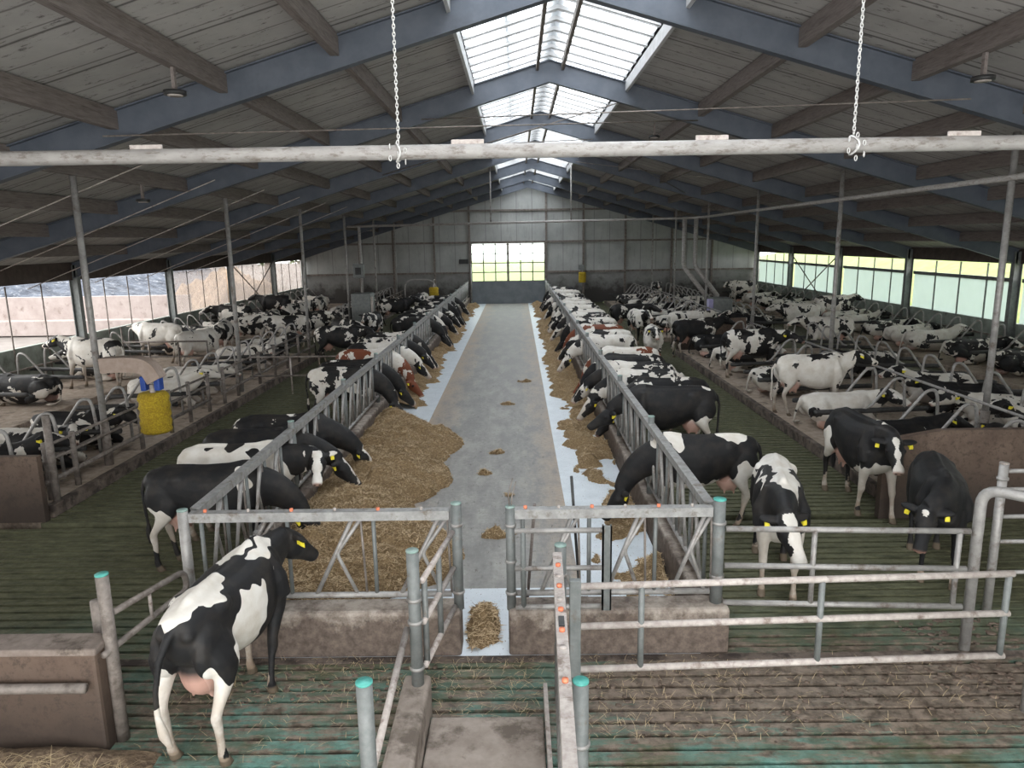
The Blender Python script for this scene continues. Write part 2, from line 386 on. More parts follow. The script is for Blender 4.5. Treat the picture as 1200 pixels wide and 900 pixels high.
rf = MB(); slope(rf, XL - .5, SKL, YB - .3, YF + .3, .0, .08); slope(rf, SKR, XR + .5, YB - .3, YF + .3, .0, .08); struct(rf, 'ceiling', M['roof'])
def skypane():
    t = NT('translucent_roof_sheet'); tr = t.n('ShaderNodeBsdfTransparent'); tr.inputs[0].default_value = (.93, .96, 1, 1)
    tl = t.n('ShaderNodeBsdfTranslucent'); tl.inputs[0].default_value = (.85, .88, .9, 1)
    mx = t.n('ShaderNodeMixShader'); mx.inputs[0].default_value = .35
    t.l(tr.outputs[0], mx.inputs[1]); t.l(tl.outputs[0], mx.inputs[2]); t.l(mx.outputs[0], t.out.inputs[0]); return t.m
M['skypane'] = skypane()
sk = empty('window_1', (RX, 22, 7.8)); tag(sk, kind='structure')
a = MB(); slope(a, SKL, RX, YB, YF, .10, .115); a.build('left_pane', M['skypane'], sk)
a = MB(); slope(a, RX, SKR, YB, YF, .10, .115); a.build('right_pane', M['skypane'], sk)
a = MB(); y = YB
while y < YF:
    for xa in (SKL, RX):
        for yy, ww in ((y, .05), (y + .11, .025)): slope(a, xa, xa + 1.62, yy, yy + ww, .03, .095)
    y += .62
a.build('glazing_bars', M['white_alu'], sk)
a = MB(); slope(a, SKL - .05, SKL, YB, YF, -.22, .12); slope(a, SKR, SKR + .05, YB, YF, -.22, .12); a.build('kerb', M['white_alu'], sk)
a = MB(); a.box(.46, .52, YB, YF, 7.56, 7.70).box(1.0, 1.06, YB, YF, 7.56, 7.70); a.build('ridge_purlins', M['steel_dark'], sk)
a = MB(); a.box(-.16, -.10, YB, YF, roofz(-.13) + .13, roofz(-.13) + .22); a.box(RX - .15, RX + .15, YB, YF, RZ + .16, RZ + .2); a.build('outer_ridge_cap', M['white_alu'], sk)
# purlins
ORD = ['first', 'second', 'third', 'fourth', 'fifth', 'sixth', 'seventh', 'eighth', 'ninth', 'tenth', 'eleventh', 'twelfth', 'thirteenth', 'fourteenth', 'fifteenth', 'sixteenth', 'seventeenth', 'eighteenth']
for side, xs in (('left', [-2.5 - 1.6 * i for i in range(7)]), ('right', [4.0 + 1.6 * i for i in range(7)])):
    for i, x in enumerate(xs):
        a = MB(); z = roofz(x) - .005; a.bar((x, YB, z - .14), (x, YF, z - .14), .12, .28)
        tag(a.build('roof_purlin', M['timber']), '%s long timber purlin out from the skylight on the %s roof slope' % (ORD[i], side), 'beam', 'timber purlins under the roof')
# portal frames
FRY = [-2.2, 4.6, 10.75, 16.4, 22.6, 28.8, 35.0, 41.2, 47.15]
for i, y in enumerate(FRY):
    e = empty('portal_frame', (RX, y, 0))
    vis = i - 1
    tag(e, ('blue-grey steel portal frame %s' % ('against the far gable wall' if i == 8 else 'overhead behind the viewer' if i < 2 else ORD[i - 2] + ' from the front, crossing under the skylight')), 'roof frame', 'steel portal frames of the barn')
    for s, xe in ((-1, XL + .15), (1, XR - .15)):
        r = MB(); n_ = V(-s * SL, 0, -1).normalized() * -1
        def pt(x, o): return V(x, y, roofz(x) - .03 - o)
        d = .32
        # web
        x0, x1 = RX, xe
        for (xa, da, xb, db) in ((RX, .44, xe + (-s) * 1.4, .42), (xe - s * 1.4, .42, xe, .46)):
            vs = [(xa, y - .012, pt(xa, 0).z), (xb, y - .012, pt(xb, 0).z), (xb, y - .012, pt(xb, db).z), (xa, y - .012, pt(xa, da).z)]
            vs += [(a_, y + .012, c_) for a_, _, c_ in vs]
            r.add(vs, [(0, 1, 2, 3), (7, 6, 5, 4), (0, 4, 5, 1), (2, 6, 7, 3), (1, 5, 6, 2), (3, 7, 4, 0)])
            r.bar(pt(xa, .01), pt(xb, .01), .16, .02); r.bar(pt(xa, da), pt(xb, db), .16, .022)
        r.build('rafter', M['steel_blue'], e)
        c = MB(); xc = xe
        c.box(xc - .13, xc - .11, y - .09, y + .09, 0, roofz(xc) - .1).box(xc + .11, xc + .13, y - .09, y + .09, 0, roofz(xc) - .1).box(xc - .12, xc + .12, y - .012, y + .012, 0, roofz(xc) - .1)
        c.build('column', M['steel_green'], e)
# wind bracing rods
br = MB()
def rod(mb, x0, y0, x1, y1, dz=-.42, r=.012): mb.tube([(x0, y0, roofz(x0) + dz), (x1, y1, roofz(x1) + dz)], r, 6)
for (x0, y0, x1, y1) in ((-5.7, 10.4, 3.9, 16.2), (6.2, 10.4, -2.0, 16.2), (-4, 16.6, 2.3, 22.4), (2.3, 16.6, -4, 22.4), (2.3, 22.8, 6.5, 28.6), (6.5, 22.8, 2.3, 28.6)):
    e = MB(); rod(e, x0, y0, x1, y1)
    tag(e.build('bracing_rod', M['steel_dark']), 'thin steel wind bracing rod crossing under the roof', 'brace', 'wind bracing rods under the roof')
for x, y in ((XL + .2, 35.3), (XR - .2, 35.3)):
    e = MB(); e.tube([(x, y, .2), (x, y + 5.6, 3.0)], .03, 6); e.tube([(x, y, 3.0), (x, y + 5.6, .2)], .03, 6)
    tag(e.build('cross_brace', M['steel_dark']), 'crossed steel wall brace between columns on the %s side' % ('left' if x < 0 else 'right'), 'brace')
# ---------------------------------------------------------------- side openings
def mesh_curtain(name, colr, tr_):
    t = NT(name); p = t.pos(); a = t.n('ShaderNodeBsdfTransparent'); b = t.n('ShaderNodeBsdfTranslucent'); b.inputs[0].default_value = colr + (1,)
    c = t.n('ShaderNodeBsdfDiffuse'); n = t.noise(p, 3, 5, .7)
    t.l(t.mix(t.rng(n, .35, .7, 0, .5), colr, tuple(v * .6 for v in colr)), c.inputs[0])
    m1 = t.n('ShaderNodeMixShader'); m1.inputs[0].default_value = .35; t.l(b.outputs[0], m1.inputs[1]); t.l(c.outputs[0], m1.inputs[2])
    m2 = t.n('ShaderNodeMixShader'); t.l(t.rng(n, .3, .7, tr_, tr_ * .6), m2.inputs[0]); t.l(m1.outputs[0], m2.inputs[1]); t.l(a.outputs[0], m2.inputs[2]); t.l(m2.outputs[0], t.out.inputs[0]); return t.m
M['curtain'] = mesh_curtain('pale_wind_curtain', (.60, .67, .66), .10)
M['mesh'] = mesh_curtain('brown_wind_mesh', (.42, .37, .34), .72)
n = 0
for i in range(len(FRY) - 1):
    ya, yb_ = FRY[i] + .12, FRY[i + 1] - .12
    e = empty('window_%d' % (i + 2), (XR, (ya + yb_) / 2, 2)); tag(e, kind='structure')
    MB().box(XR + .04, XR + .055, ya, yb_, 1.23, 2.5).build('curtain', M['curtain'], e)
    f = MB().box(XR - .02, XR + .08, ya, yb_, 2.5, 2.62)
    for q in range(1, 4): f.box(XR - .01, XR + .03, ya + (yb_ - ya) * q / 4 - .02, ya + (yb_ - ya) * q / 4 + .02, 1.2, 3.05)
    f.build('curtain_frame', M['steel_green'], e)
for i in range(len(FRY) - 1):
    ya, yb_ = FRY[i] + .12, FRY[i + 1] - .12
    e = empty('window_%d' % (i + 20), (XL, (ya + yb_) / 2, 2)); tag(e, kind='structure')
    f = MB()
    for q in range(1, 4): f.tube([(XL + .12, ya + (yb_ - ya) * q / 4, .2), (XL + .12, ya + (yb_ - ya) * q / 4, 3.0)], .02, 8)
    f.build('opening_posts', M['steel_dark'], e)
    if ya > 28: MB().box(XL - .03, XL - .015, ya, yb_, 1.27, 3.0).build('wind_mesh', M['mesh'], e)
# ---------------------------------------------------------------- seen through the openings
M['clamp'] = mottled('pinkish_clamp_concrete', (.23, .19, .178), (.29, .25, .235), 1.5, .85, c3=(.15, .115, .10), s3=2, t3=.62)
M['tarp'] = mottled('grey_silage_plastic', (.018, .022, .032), (.07, .082, .105), 1.6, .75, c3=(.16, .17, .19), s3=3, t3=.60, bs=1, bd=.15, spec=.15)
M['heap'] = mottled('tan_silage_face', (.16, .11, .07), (.24, .17, .11), 3, .9)
cw = empty('silage_clamp', (-24, 34, 0)); tag(cw, 'pale pinkish concrete silage clamp wall outside the left wall opening', 'wall')
a = MB()
pts = [(-52, 0), (-13.9 - 1.6, 0), (-15.5, 1.75), (-29.5, 1.75), (-36, .35), (-52, .35)]
a.add([(x, 34, z) for x, z in pts] + [(x, 34.3, z) for x, z in pts], [(0, 1, 2, 3, 4, 5), (11, 10, 9, 8, 7, 6)] + [(i, i + 6, (i + 1) % 6 + 6, (i + 1) % 6) for i in range(6)])
a.build('clamp_wall', M['clamp'], cw); MB().box(-52, -15.5, 33.3, 34, 0, .7, .03).build('ledge', M['clamp'], cw)
def hill(name, mat, x0, x1, y0, y1, h, nx=40, ny=24, seed=1, rough=.25):
    rs = np.random.RandomState(seed); ph = rs.rand(8) * 6
    vs = []; fs = []
    for j in range(ny + 1):
        for i in range(nx + 1):
            u, v = i / nx, j / ny
            e = min(1, min(u, 1 - u) * 5) * min(1, min(v, 1 - v) * 4)
            z = h * (e ** .7) * (.8 + .2 * math.sin(u * 9 + ph[0]) * math.cos(v * 7 + ph[1])) + rough * e * (math.sin(u * 31 + v * 13 + ph[2]) * math.sin(v * 27 + ph[3]) + .5 * math.sin(u * 67 + ph[4]))
            vs.append((x0 + (x1 - x0) * u, y0 + (y1 - y0) * v, z - .05))
    for j in range(ny):
        for i in range(nx):
            a_ = j * (nx + 1) + i; fs.append((a_, a_ + 1, a_ + nx + 2, a_ + nx + 1))
    m = MB(); m.add(vs, fs, True)
    bd = [i for i in range(nx + 1)] + [(j + 1) * (nx + 1) + nx for j in range(ny)] + [ny * (nx + 1) + nx - 1 - i for i in range(nx)] + [(ny - 1 - j) * (nx + 1) for j in range(ny - 1)]
    m.f.append(tuple(bd[::-1])); m.sm.append(False)
    return m.build(name, mat)
tag(hill('silage_heap', M['tarp'], -60, -19, 36, 60, 4.4, seed=3, rough=.35), 'long silage heap under crumpled grey plastic behind the pale clamp wall', 'silage heap')
tag(hill('silage_heap', M['heap'], -19, -14.6, 36.5, 48, 2.6, seed=5), 'small tan uncovered silage heap outside beside the plastic-covered one', 'silage heap')
M['leaf'] = mottled('summer_leaves', (.05, .11, .03), (.14, .22, .07), 3, .8)
M['bark'] = mottled('tree_bark', (.08, .06, .05), (.13, .1, .08), 4, .9)
def tree(x, y, h, seed, label):
    rs = random.Random(seed); e = empty('tree', (x, y, -.05))
    m = MB(); m.tube([(x, y, -.05), (x + .1, y, h * .3), (x, y + .2, h * .6)], [.3, .22, .1], 10)
    for q in range(4): m.tube([(x, y, h * .35), (x + rs.uniform(-1.6, 1.6), y + rs.uniform(-1.6, 1.6), h * .7)], [.12, .04], 6)
    m.build('trunk', M['bark'], e)
    m = MB()
    for q in range(900):
        a_, b_ = rs.uniform(0, 2 * PI), rs.uniform(-1, 1); rr = h * .34 * rs.uniform(.45, 1) ; c = V(x + rr * math.cos(a_) * math.sqrt(1 - b_ * b_), y + rr * math.sin(a_) * math.sqrt(1 - b_ * b_), h * .62 + rr * b_ * 1.1)
        s = rs.uniform(.18, .42); u = V(rs.uniform(-1, 1), rs.uniform(-1, 1), rs.uniform(-1, 1)).normalized(); v = u.orthogonal().normalized()
        m.add([c - u * s, c + v * s * .6, c + u * s, c - v * s * .6], [(0, 1, 2, 3)])
    m.build('foliage', M['leaf'], e)
    tag(e, label, 'tree', 'trees outside the barn')
for i, (x, y, h) in enumerate(((-30, 66, 11), (-22, 64, 9), (-40, 70, 12), (-17, 60, 8), (-50, 74, 12))):
    tree(x, y, h, i, 'leafy tree outside beyond the wind mesh on the left')
tag(hill('grass_bank', M['grass'], 20, 60, -20, 110, 3.4, seed=9, rough=.1), kind='structure')
bpy.data.objects['grass_bank'].name = 'floor_grass_bank'
# ---------------------------------------------------------------- feed kerbs
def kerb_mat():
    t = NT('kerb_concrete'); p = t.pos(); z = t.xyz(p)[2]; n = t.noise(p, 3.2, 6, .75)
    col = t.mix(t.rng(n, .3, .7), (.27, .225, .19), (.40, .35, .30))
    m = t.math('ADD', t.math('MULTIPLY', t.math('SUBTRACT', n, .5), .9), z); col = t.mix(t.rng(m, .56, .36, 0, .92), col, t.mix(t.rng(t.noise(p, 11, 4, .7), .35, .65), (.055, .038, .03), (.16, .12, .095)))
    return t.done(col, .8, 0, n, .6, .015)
M['kerb'] = kerb_mat()
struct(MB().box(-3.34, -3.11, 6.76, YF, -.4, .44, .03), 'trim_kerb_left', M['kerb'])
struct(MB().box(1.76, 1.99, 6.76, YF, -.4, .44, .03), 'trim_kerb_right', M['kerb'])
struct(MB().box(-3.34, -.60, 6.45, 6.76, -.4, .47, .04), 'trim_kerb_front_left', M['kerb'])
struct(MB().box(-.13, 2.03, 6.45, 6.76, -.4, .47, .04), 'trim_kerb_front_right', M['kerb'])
# ---------------------------------------------------------------- diagonal feed barrier panels
def barrier(L, places, end_post=True, studs=True):
    """panel along local +X from 0 to L at z 0.5..1.48"""
    e = empty('feed_barrier')
    t = MB(); t.box(0, L, -.045, -.008, 1.375, 1.455).box(0, L, .008, .045, 1.375, 1.455).box(0, L, -.05, .05, 1.452, 1.468)
    t.build('top_rail', M['rail_grey'], e)
    MB().tube([(0, 0, .585), (L, 0, .585)], .03, 10).build('bottom_rail', M['steel'], e)
    if end_post:
        p = MB().tube([(L, .0, .42), (L, .0, 1.56)], .045, 12).build('post', M['steel_green'], e)
        MB().tube([(L, .0, 1.56), (L, .0, 1.575)], .047, 12).build('cap', M['cap_pale'], p)
    w = L / places; proto = None
    for i in range(places):
        x = i * w + .06
        if proto is None:
            a = MB().tube([(x + .04, 0, .60), (x + .04, 0, 1.38)], .021, 8).build('upright_bar', M['steel_green'], e)
            b = MB().tube([(x + w * .34, .0, .60), (x + w * .80, .0, 1.38)], .022, 8).build('slanted_bar', M['steel'], e)
            c = MB().tube(rounded([(x + w * .90, .0, 1.38), (x + w * .60, .0, 1.02), (x + w * .82, .0, .60)], .05, 3), .019, 8).build('bent_brace', M['steel'], e)
            d = MB().tube([(x + w * .93, 0, .60), (x + w * .90, 0, 1.38)], .012, 6).build('thin_bar', M['steel_dark'], e)
            proto = (a, b, c, d)
        else:
            for q in proto:
                c_ = q.copy(); COL.objects.link(c_); c_.parent = e; c_.location.x = i * w
    if studs:
        m = None
        for i in range(places):
            for k, (u, mt) in enumerate(((.12, 'orange'), (.62, 'rail_white'))):
                MB().tube([(i * w + u * w + .05, 0, 1.465), (i * w + u * w + .05, 0, 1.495)], .018 if k == 0 else .014, 8).build('stud', M[mt], e)
    return e
protoP = barrier(3.1, 5, studs=False)
for side, fx in (('left', -3.21), ('right', 1.85)):
    for i in range(13):
        o = protoP if (side == 'left' and i == 0) else dup(protoP)
        o.location = (fx, 6.72 + 3.12 * i, 0); o.rotation_euler = (0, 0, PI / 2)
        L_ = YF - o.location.y
        nm = 'nearest' if i == 0 else ('farthest' if i == 12 else ORD[i])
        tag(o, 'diagonal feed barrier panel on the %s of the feed alley, %s' % (side, 'nearest the viewer' if i == 0 else ORD[i] + ' from front'), 'feed fence', 'feed barrier panels along the %s of the alley' % side)
o = barrier(2.52, 3, False); o.location = (-3.21, 6.60, 0); tag(o, 'front cross barrier with diagonal bars left of the central passage', 'feed fence', 'front cross barriers')
o = barrier(1.93, 3, False); o.location = (-.08, 6.60, 0); tag(o, 'front cross barrier with diagonal bars right of the central passage', 'feed fence', 'front cross barriers')
def post(x, y, z0, z1, r, label, cap='cap', mat='steel_green', clamps=()):
    p = MB().tube([(x, y, z0), (x, y, z1)], r, 16).build('steel_post', M[mat])
    if cap: MB().tube([(x, y, z1), (x, y, z1 + .012)], r * 1.03, 16).build('cap', M[cap], p)
    for z in clamps: MB().tube([(x, y, z - .012), (x, y, z + .012)], r + .012, 14).build('clamp', M['steel'], p)
    tag(p, label, 'post'); return p
post(-3.26, 6.56, 0, 1.50, .05, 'steel corner post with pale green cap at the left end of the front cross barrier', cap='cap_pale', mat='steel')
post(-.62, 6.58, .44, 1.53, .05, 'steel post with green cap at the left edge of the central passage', cap='cap_pale', clamps=(1.32, .62))
post(-.10, 6.55, .44, 1.50, .045, 'steel post at the right edge of the central passage', cap='cap_pale', clamps=(1.32, .62, .95))
post(1.92, 6.60, .44, 1.53, .06, 'thick steel post with turquoise cap at the corner of the right feed barrier', clamps=(1.3, .75))
# personnel gate on the right cross barrier
g = empty('small_gate', (-.06, 6.42, 0)); tag(g, 'small grey three-rail personnel gate folded against the right cross barrier', 'gate')
for z in (1.31, .93, .53): MB().tube([(-.06, 6.42, z), (.80, 6.42, z)], .025, 10).build('rail', M['steel'], g)
MB().tube([(.02, 6.42, .53), (.02, 6.42, 1.31)], .025, 10).build('stile', M['steel_green'], g)
MB().box(.77, .86, 6.39, 6.41, .50, 1.36).box(.77, .785, 6.39, 6.44, .50, 1.36).box(.845, .86, 6.39, 6.44, .50, 1.36).build('latch_plate', M['steel_green'], g)
# tools behind the cross barrier
s = empty('shovel', (.10, 6.9, 0)); tag(s, 'shovel with brown handle and red blade leaning behind the right cross barrier', 'shovel')
MB().tube([(.06, 7.05, .25), (.14, 6.70, 1.47)], .016, 8).build('handle', M['timber'], s)
MB().box(.02, .40, 6.92, 6.94, .02, .24, .008).build('blade', mottled('red_blade', (.30, .02, .03), (.40, .04, .04), 8, .5), s)
s = empty('fork', (.55, 6.85, 0)); tag(s, 'dark-handled fork leaning behind the right cross barrier', 'fork')
MB().tube([(.61, 7.0, .35), (.50, 6.70, 1.75)], .015, 8).build('handle', M['black_plastic'], s)
m = MB(); m.tube([(.53, 7.0, .32), (.70, 7.0, .32)], .012, 6)
for q in range(4): m.tube([(.54 + q * .05, 7.0, .33), (.54 + q * .05, 7.06, .02)], .008, 6)
m.build('tines', M['steel_dark'], s)
m = MB(); m.tube([(-.09, 6.56, 1.45), (-.08, 6.58, 1.60), (-.04, 6.6, 1.74)], .006, 6).tube([(-.10, 6.55, 1.45), (-.115, 6.56, 1.62), (-.07, 6.58, 1.78)], .006, 6)
tag(m.build('wire_prongs', M['steel_dark']), 'two thin curved wires sticking up from the post right of the central passage', 'wire')
# ---------------------------------------------------------------- left exit gate, posts and low wall
post(-.885, 5.48, .33, 1.54, .052, 'tall steel post with green cap standing on the low concrete wall', cap='cap_pale', clamps=(1.12, .92, .50))
post(-.98, 4.0, -.1, 1.34, .052, 'grey post with turquoise cap at the bottom edge, left of the concrete slab')
g = empty('exit_gate', (-.83, 5.5, 0)); tag(g, 'narrow galvanised three-rail gate between the low wall post and the left cross barrier', 'gate')
for z in (1.27, .90, .50): MB().tube([(-.82, 5.5, z), (-.655, 6.5, z)], .026, 10).build('rail', M['rail_white'], g)
for t_ in (.06, .5): MB().tube([(-.82 + .165 * t_, 5.5 + t_, .5), (-.82 + .165 * t_, 5.5 + t_, 1.27)], .026, 10).build('stile', M['steel_green'], g)
m = MB().tube([(-.955, 5.46, .86), (-1.0, 4.02, .58)], .028, 10)
tag(m.build('brace_pipe', M['rail_white']), 'pale slanting pipe running from the low wall post down to the bottom-edge post', 'pipe')
struct(MB().box(-1.02, -.79, 1.2, 5.62, -.3, .345, .03), 'wall_low_kerb', M['concrete'])
# ---------------------------------------------------------------- long gate seen end on
g = empty('drafting_gate', (.29, 5.62, 0)); tag(g, 'long steel gate with pale flat top and orange studs, seen end on', 'gate')
A, B = V(.30, 5.6, 0), V(.225, 3.0, 0)
def on(t, z): p = A.lerp(B, t); p.z = z; return p
m = MB(); m.bar(on(0, 1.455), on(1, 1.455), .075, .02).bar(on(0, 1.40) + V(.03, 0, 0), on(1, 1.40) + V(.03, 0, 0), .015, .10).bar(on(0, 1.40) - V(.03, 0, 0), on(1, 1.40) - V(.03, 0, 0), .015, .10)
m.build('top_rail', M['rail_white'], g)
for z in (.35, .62, .95): MB().tube([on(0, z), on(1, z)], .028, 10).build('rail', M['steel'], g)
for t_ in (.01, .13, .25, .37, .49, .61, .73, .85, .97): MB().tube([on(t_, .35), on(t_, 1.36)], .022, 8).build('bar', M['steel_green'], g)
for t_ in (.10, .235, .37, .475, .69): MB().tube([on(t_, 1.464), on(t_, 1.485)], .02, 10).build('orange_stud', M['orange'], g)
for t_ in (.165, .31, .55): 
    MB().tube([on(t_, 1.464), on(t_, 1.472)], .026, 12).build('round_plate', M['rail_white'], g)
m = MB(); m.bar(on(.405, 1.47), on(.455, 1.47), .04, .008); m.build('latch_slot', M['black_plastic'], g)
post(.335, 5.74, 0, 1.46, .05, 'short round post with green cap at the far end of the studded gate', cap='cap_pale', clamps=(1.2,))
post(.375, 4.2, -.1, 1.20, .052, 'grey post with turquoise cap at the bottom edge, right of the studded gate', clamps=(.75,))
struct(MB().box(.18, .215, 2.0, 5.75, -.1, .16), 'trim_gate_board', M['rail_white'])
# ---------------------------------------------------------------- pipe gates on the right
def gate3(name, a, b, zs, stiles, label, r=.028, mats=('rail_white', 'steel_green'), thick=0):
    a = Vector(a); b = Vector(b); e = empty(name, a); tag(e, label, 'gate')
    for i, z in enumerate(zs):
        MB().tube([V(a.x, a.y, z), V(b.x, b.y, z)], r, 12).build('rail', M[mats[0]], e)
    for i, t_ in enumerate(stiles):
        p = a.lerp(b, t_)
        if i == 0 and thick: MB().box(p.x - .045, p.x + .045, p.y - .03, p.y + .03, zs[-1] - .06, zs[0] + .06, .006).build('stile', M[mats[1]], e)
        else: MB().tube([V(p.x, p.y, zs[-1]), V(p.x, p.y, zs[0])], .026, 10).build('stile', M[mats[1]], e)
    return e
gate3('pipe_gate', (.43, 5.36, 0), (4.02, 5.5, 0), (1.275, .925, .54), (0, .15, .56, .99), 'long three-rail pipe gate across the front right, nearest the viewer', thick=1)
gate3('pipe_gate', (1.98, 6.56, 0), (4.24, 6.43, 0), (1.25, .87, .48), (.37, .96), 'second pipe gate behind the long one, right of the feed barrier corner', mats=('steel', 'steel'))
post(4.28, 5.52, 0, 1.0, .04, 'short dirty steel post at the right image edge holding the long pipe gate', cap=None, mat='steel')
m = MB(); m.tube(rounded([(4.33, 6.46, 0), (4.33, 6.46, 1.66), (4.75, 6.05, 1.66), (6.2, 5.2, 1.5)], .16, 6), .05, 14)
tag(m.build('curved_pipe', M['steel']), 'thick grey pipe rising from the slats and bending over toward the right edge', 'pipe')
post(5.02, 7.2, 0, 1.66, .045, 'upright steel post with pale top at far right behind the curved pipe', cap='rail_white', mat='steel', clamps=(1.5,))
gate3('pipe_gate', (5.07, 7.2, 0), (7.6, 7.2, 0), (1.58, 1.38, 1.08, .80, .45), (.95,), 'side gate of thin pipes running off the right edge', r=.022, mats=('steel', 'steel'))
# ---------------------------------------------------------------- left foreground wall and loop gate
M['kerb_top'] = mottled('dirty_wall_cap', (.17, .135, .115), (.27, .225, .195), 6, .8, c3=(.09, .07, .055), s3=4, t3=.58)
w_ = MB().box(-9, -3.36, 5.12, 5.34, -.2, .88, .03); struct(w_, 'wall_front_left', M['brown_panel'])
struct(MB().box(-9, -3.34, 5.10, 5.36, .86, .92, .015), 'trim_wall_cap', M['kerb_top'])
m = MB().tube([(-9, 5.05, .62), (-3.42, 5.05, .62)], .04, 12); tag(m.build('rail_pipe', M['steel_dark']), 'dirty pipe running along the low brown wall at bottom left', 'pipe')
post(-3.32, 5.28, 0, 1.46, .05, 'taller post with turquoise cap at the end of the low brown wall', mat='steel_dark')
post(-3.56, 5.55, 0, 1.10, .055, 'shorter round post behind the turquoise-capped post at bottom left', cap=None, mat='steel_dark')
e = empty('loop_gate', (-3.3, 5.3, 0)); tag(e, 'bent pipe loop gate reaching from the turquoise-capped post to the cross barrier', 'gate')
MB().tube(rounded([(-3.29, 5.32, 1.12), (-3.20, 6.34, .98), (-3.20, 6.38, .78), (-3.33, 5.18, .82)], .09, 6), .028, 10).build('pipe_loop', M['steel_dark'], e)
MB().tube([(-3.25, 5.80, .81), (-3.25, 5.80, 1.05)], .016, 8).build('spacer', M['rail_white'], e)
# ---------------------------------------------------------------- separation panels
def panel_poly(name, pts, y0, y1, mat, label, cat='wall'):
    m = MB(); slab(m, pts, y0, y1); o = m.build(name, M[mat]); tag(o, label, cat); return o
panel_poly('end_panel', [(5.15, 0), (10.9, 0), (10.9, 1.30), (5.95, 1.30), (5.15, 1.16)], 9.84, 9.96, 'brown_panel', 'brown stained end panel of the right cubicle row behind the black cow')
panel_poly('end_panel', [(-9.6, 0), (-7.06, 0), (-7.06, 1.02), (-9.6, 1.02)], 10.08, 10.18, 'brown_panel', 'brown stained end panel of the left cubicle row at the left edge')
panel_poly('end_panel', [(5.6, 0), (8.0, 0), (8.0, 1.25), (6.6, 1.2), (5.6, .82)], 25.25, 25.37, 'brown_panel', 'dark end panel of the right cubicles beside the middle cross passage')
# ---------------------------------------------------------------- left railing
def railing(y0, y1, label, posts):
    e = empty('kerb_railing', (-7.28, y0, 0)); tag(e, label, 'railing')
    for z, r, mt in ((1.02, .025, 'steel_dark'), (.78, .022, 'steel_dark'), (.46, .038, 'steel_dark')):
        MB().tube([(-7.28, y0, z), (-7.28, y1, z)], r, 10).build('rail', M[mt], e)
    for y in posts: MB().tube([(-7.28, y, H1), (-7.28, y, 1.08)], .045, 10).build('post', M['steel_dark'], e)
railing(10.5, 16.6, 'brown-stained three-rail kerb railing beside the yellow brush', [10.6, 11.3, 13.4, 14.6, 15.5, 16.5])
railing(17.3, 25.5, 'brown-stained kerb railing continuing behind the yellow brush', [17.4, 18.3, 19.9, 21.2, 22.4, 23.6, 24.8])
railing(32, 46, 'dark kerb railing of the rear left cubicles', [32 + 1.2 * i for i in range(12)])
m = MB().tube([(-7.1, 10.46, 0), (-7.1, 10.46, 1.55)], .055, 12); tag(m.build('steel_post', M['steel_dark']), 'stout stained post at the front end of the left kerb railing', 'post')
# ---------------------------------------------------------------- cubicle dividers
def divider(sgn):
    """head end toward local +X; u = 0 at the kerb"""
    e = empty('cubicle_divider')
    l = MB().tube(rounded([(1.16, 0, .55), (1.30, 0, .60), (1.72, 0, 1.15), (1.88, 0, 1.17), (1.93, 0, 1.04), (1.97, 0, .55), (1.98, 0, .05)], .10, 5), .029, 8).build('loop', M['steel'], e)
    b = MB().tube([(.22, 0, .50), (.28, 0, .50), (2.40, 0, .56)], [.04, .052, .052], 10).build('lower_rail', M['rubber_black'], e)
    return e
dp = divider(1); used = [False]
def row(x0, head, ys, label, group):
    for y in ys:
        o = dp if not used[0] else dup(dp); used[0] = True
        o.location = (x0, y, H1 - .05); o.rotation_euler = (0, 0, 0 if head > 0 else PI)
        tag(o, label, 'cubicle divider', group)
def ys(a, b, st=1.12): return [a + st * i for i in range(int((b - a) / st) + 1)]
row(-9.75, 1, ys(10.6, 25.2), 'bent steel cubicle divider in the front left row behind the railing', 'dividers of the front left cubicle row')
row(-9.75, 1, ys(32.2, 46), 'bent steel cubicle divider in the rear left row', 'dividers of the rear left cubicle row')
row(-11.35, -1, ys(13.2, 46.8), 'bent steel cubicle divider along the left outer wall', 'dividers along the left outer wall')
row(5.55, 1, ys(10.4, 24.8), 'bent steel cubicle divider in the right row nearest the feed alley', 'dividers of the near right cubicle row')
row(5.55, 1, ys(28.9, 46), 'bent steel cubicle divider at the back of the right row nearest the feed alley', 'dividers of the rear right cubicle row')
row(11.3, -1, ys(10.9, 24.8), 'bent steel cubicle divider in the right row facing the outer alley', 'dividers of the far right cubicle row')
row(11.3, -1, ys(28.9, 46), 'bent steel cubicle divider at the back of the right row facing the outer alley', 'dividers of the rear outer cubicle row')
row(12.9, 1, ys(13.0, 46.8), 'bent steel cubicle divider along the right outer wall', 'dividers along the right outer wall')
for x, y0, y1, z, lab in ((8.05, 10.0, 25.0, 1.12, 'pale head rail along the middle of the right front cubicles'), (8.05, 28.6, 46, 1.12, 'pale head rail along the middle of the right rear cubicles'),
                       (-13.6, 13, 46.8, .75, 'grey head rail along the left outer wall cubicles'), (15.3, 13, 46.8, .8, 'dark head rail along the right outer wall cubicles'), (-7.7, 10.6, 25.3, .62, 'dark head rail of the left front cubicles')):
    m = MB().tube([(x, y0, z), (x, y1, z)], .028, 8)
    tag(m.build('head_rail', M['steel'] if x > 0 and x < 9 else M['steel_dark']), lab, 'rail')
e = tag(empty('partition_gate', (-12.2, 22, 0)), 'two-rail dark pipe gate across the left outer alley behind the white cow', 'gate')
for z in (1.12, .66): MB().tube([(-12.2, 22, z), (-9.6, 22, z)], .025, 8).build('rail', M['steel_dark'], e)
for x in (-12.2, -11.4, -10.5, -9.6): MB().tube([(x, 22, H1 if x < -11 else 0), (x, 22, 1.14 if x > -12 else 1.6)], .028, 8).build('stile', M['steel_dark'], e)
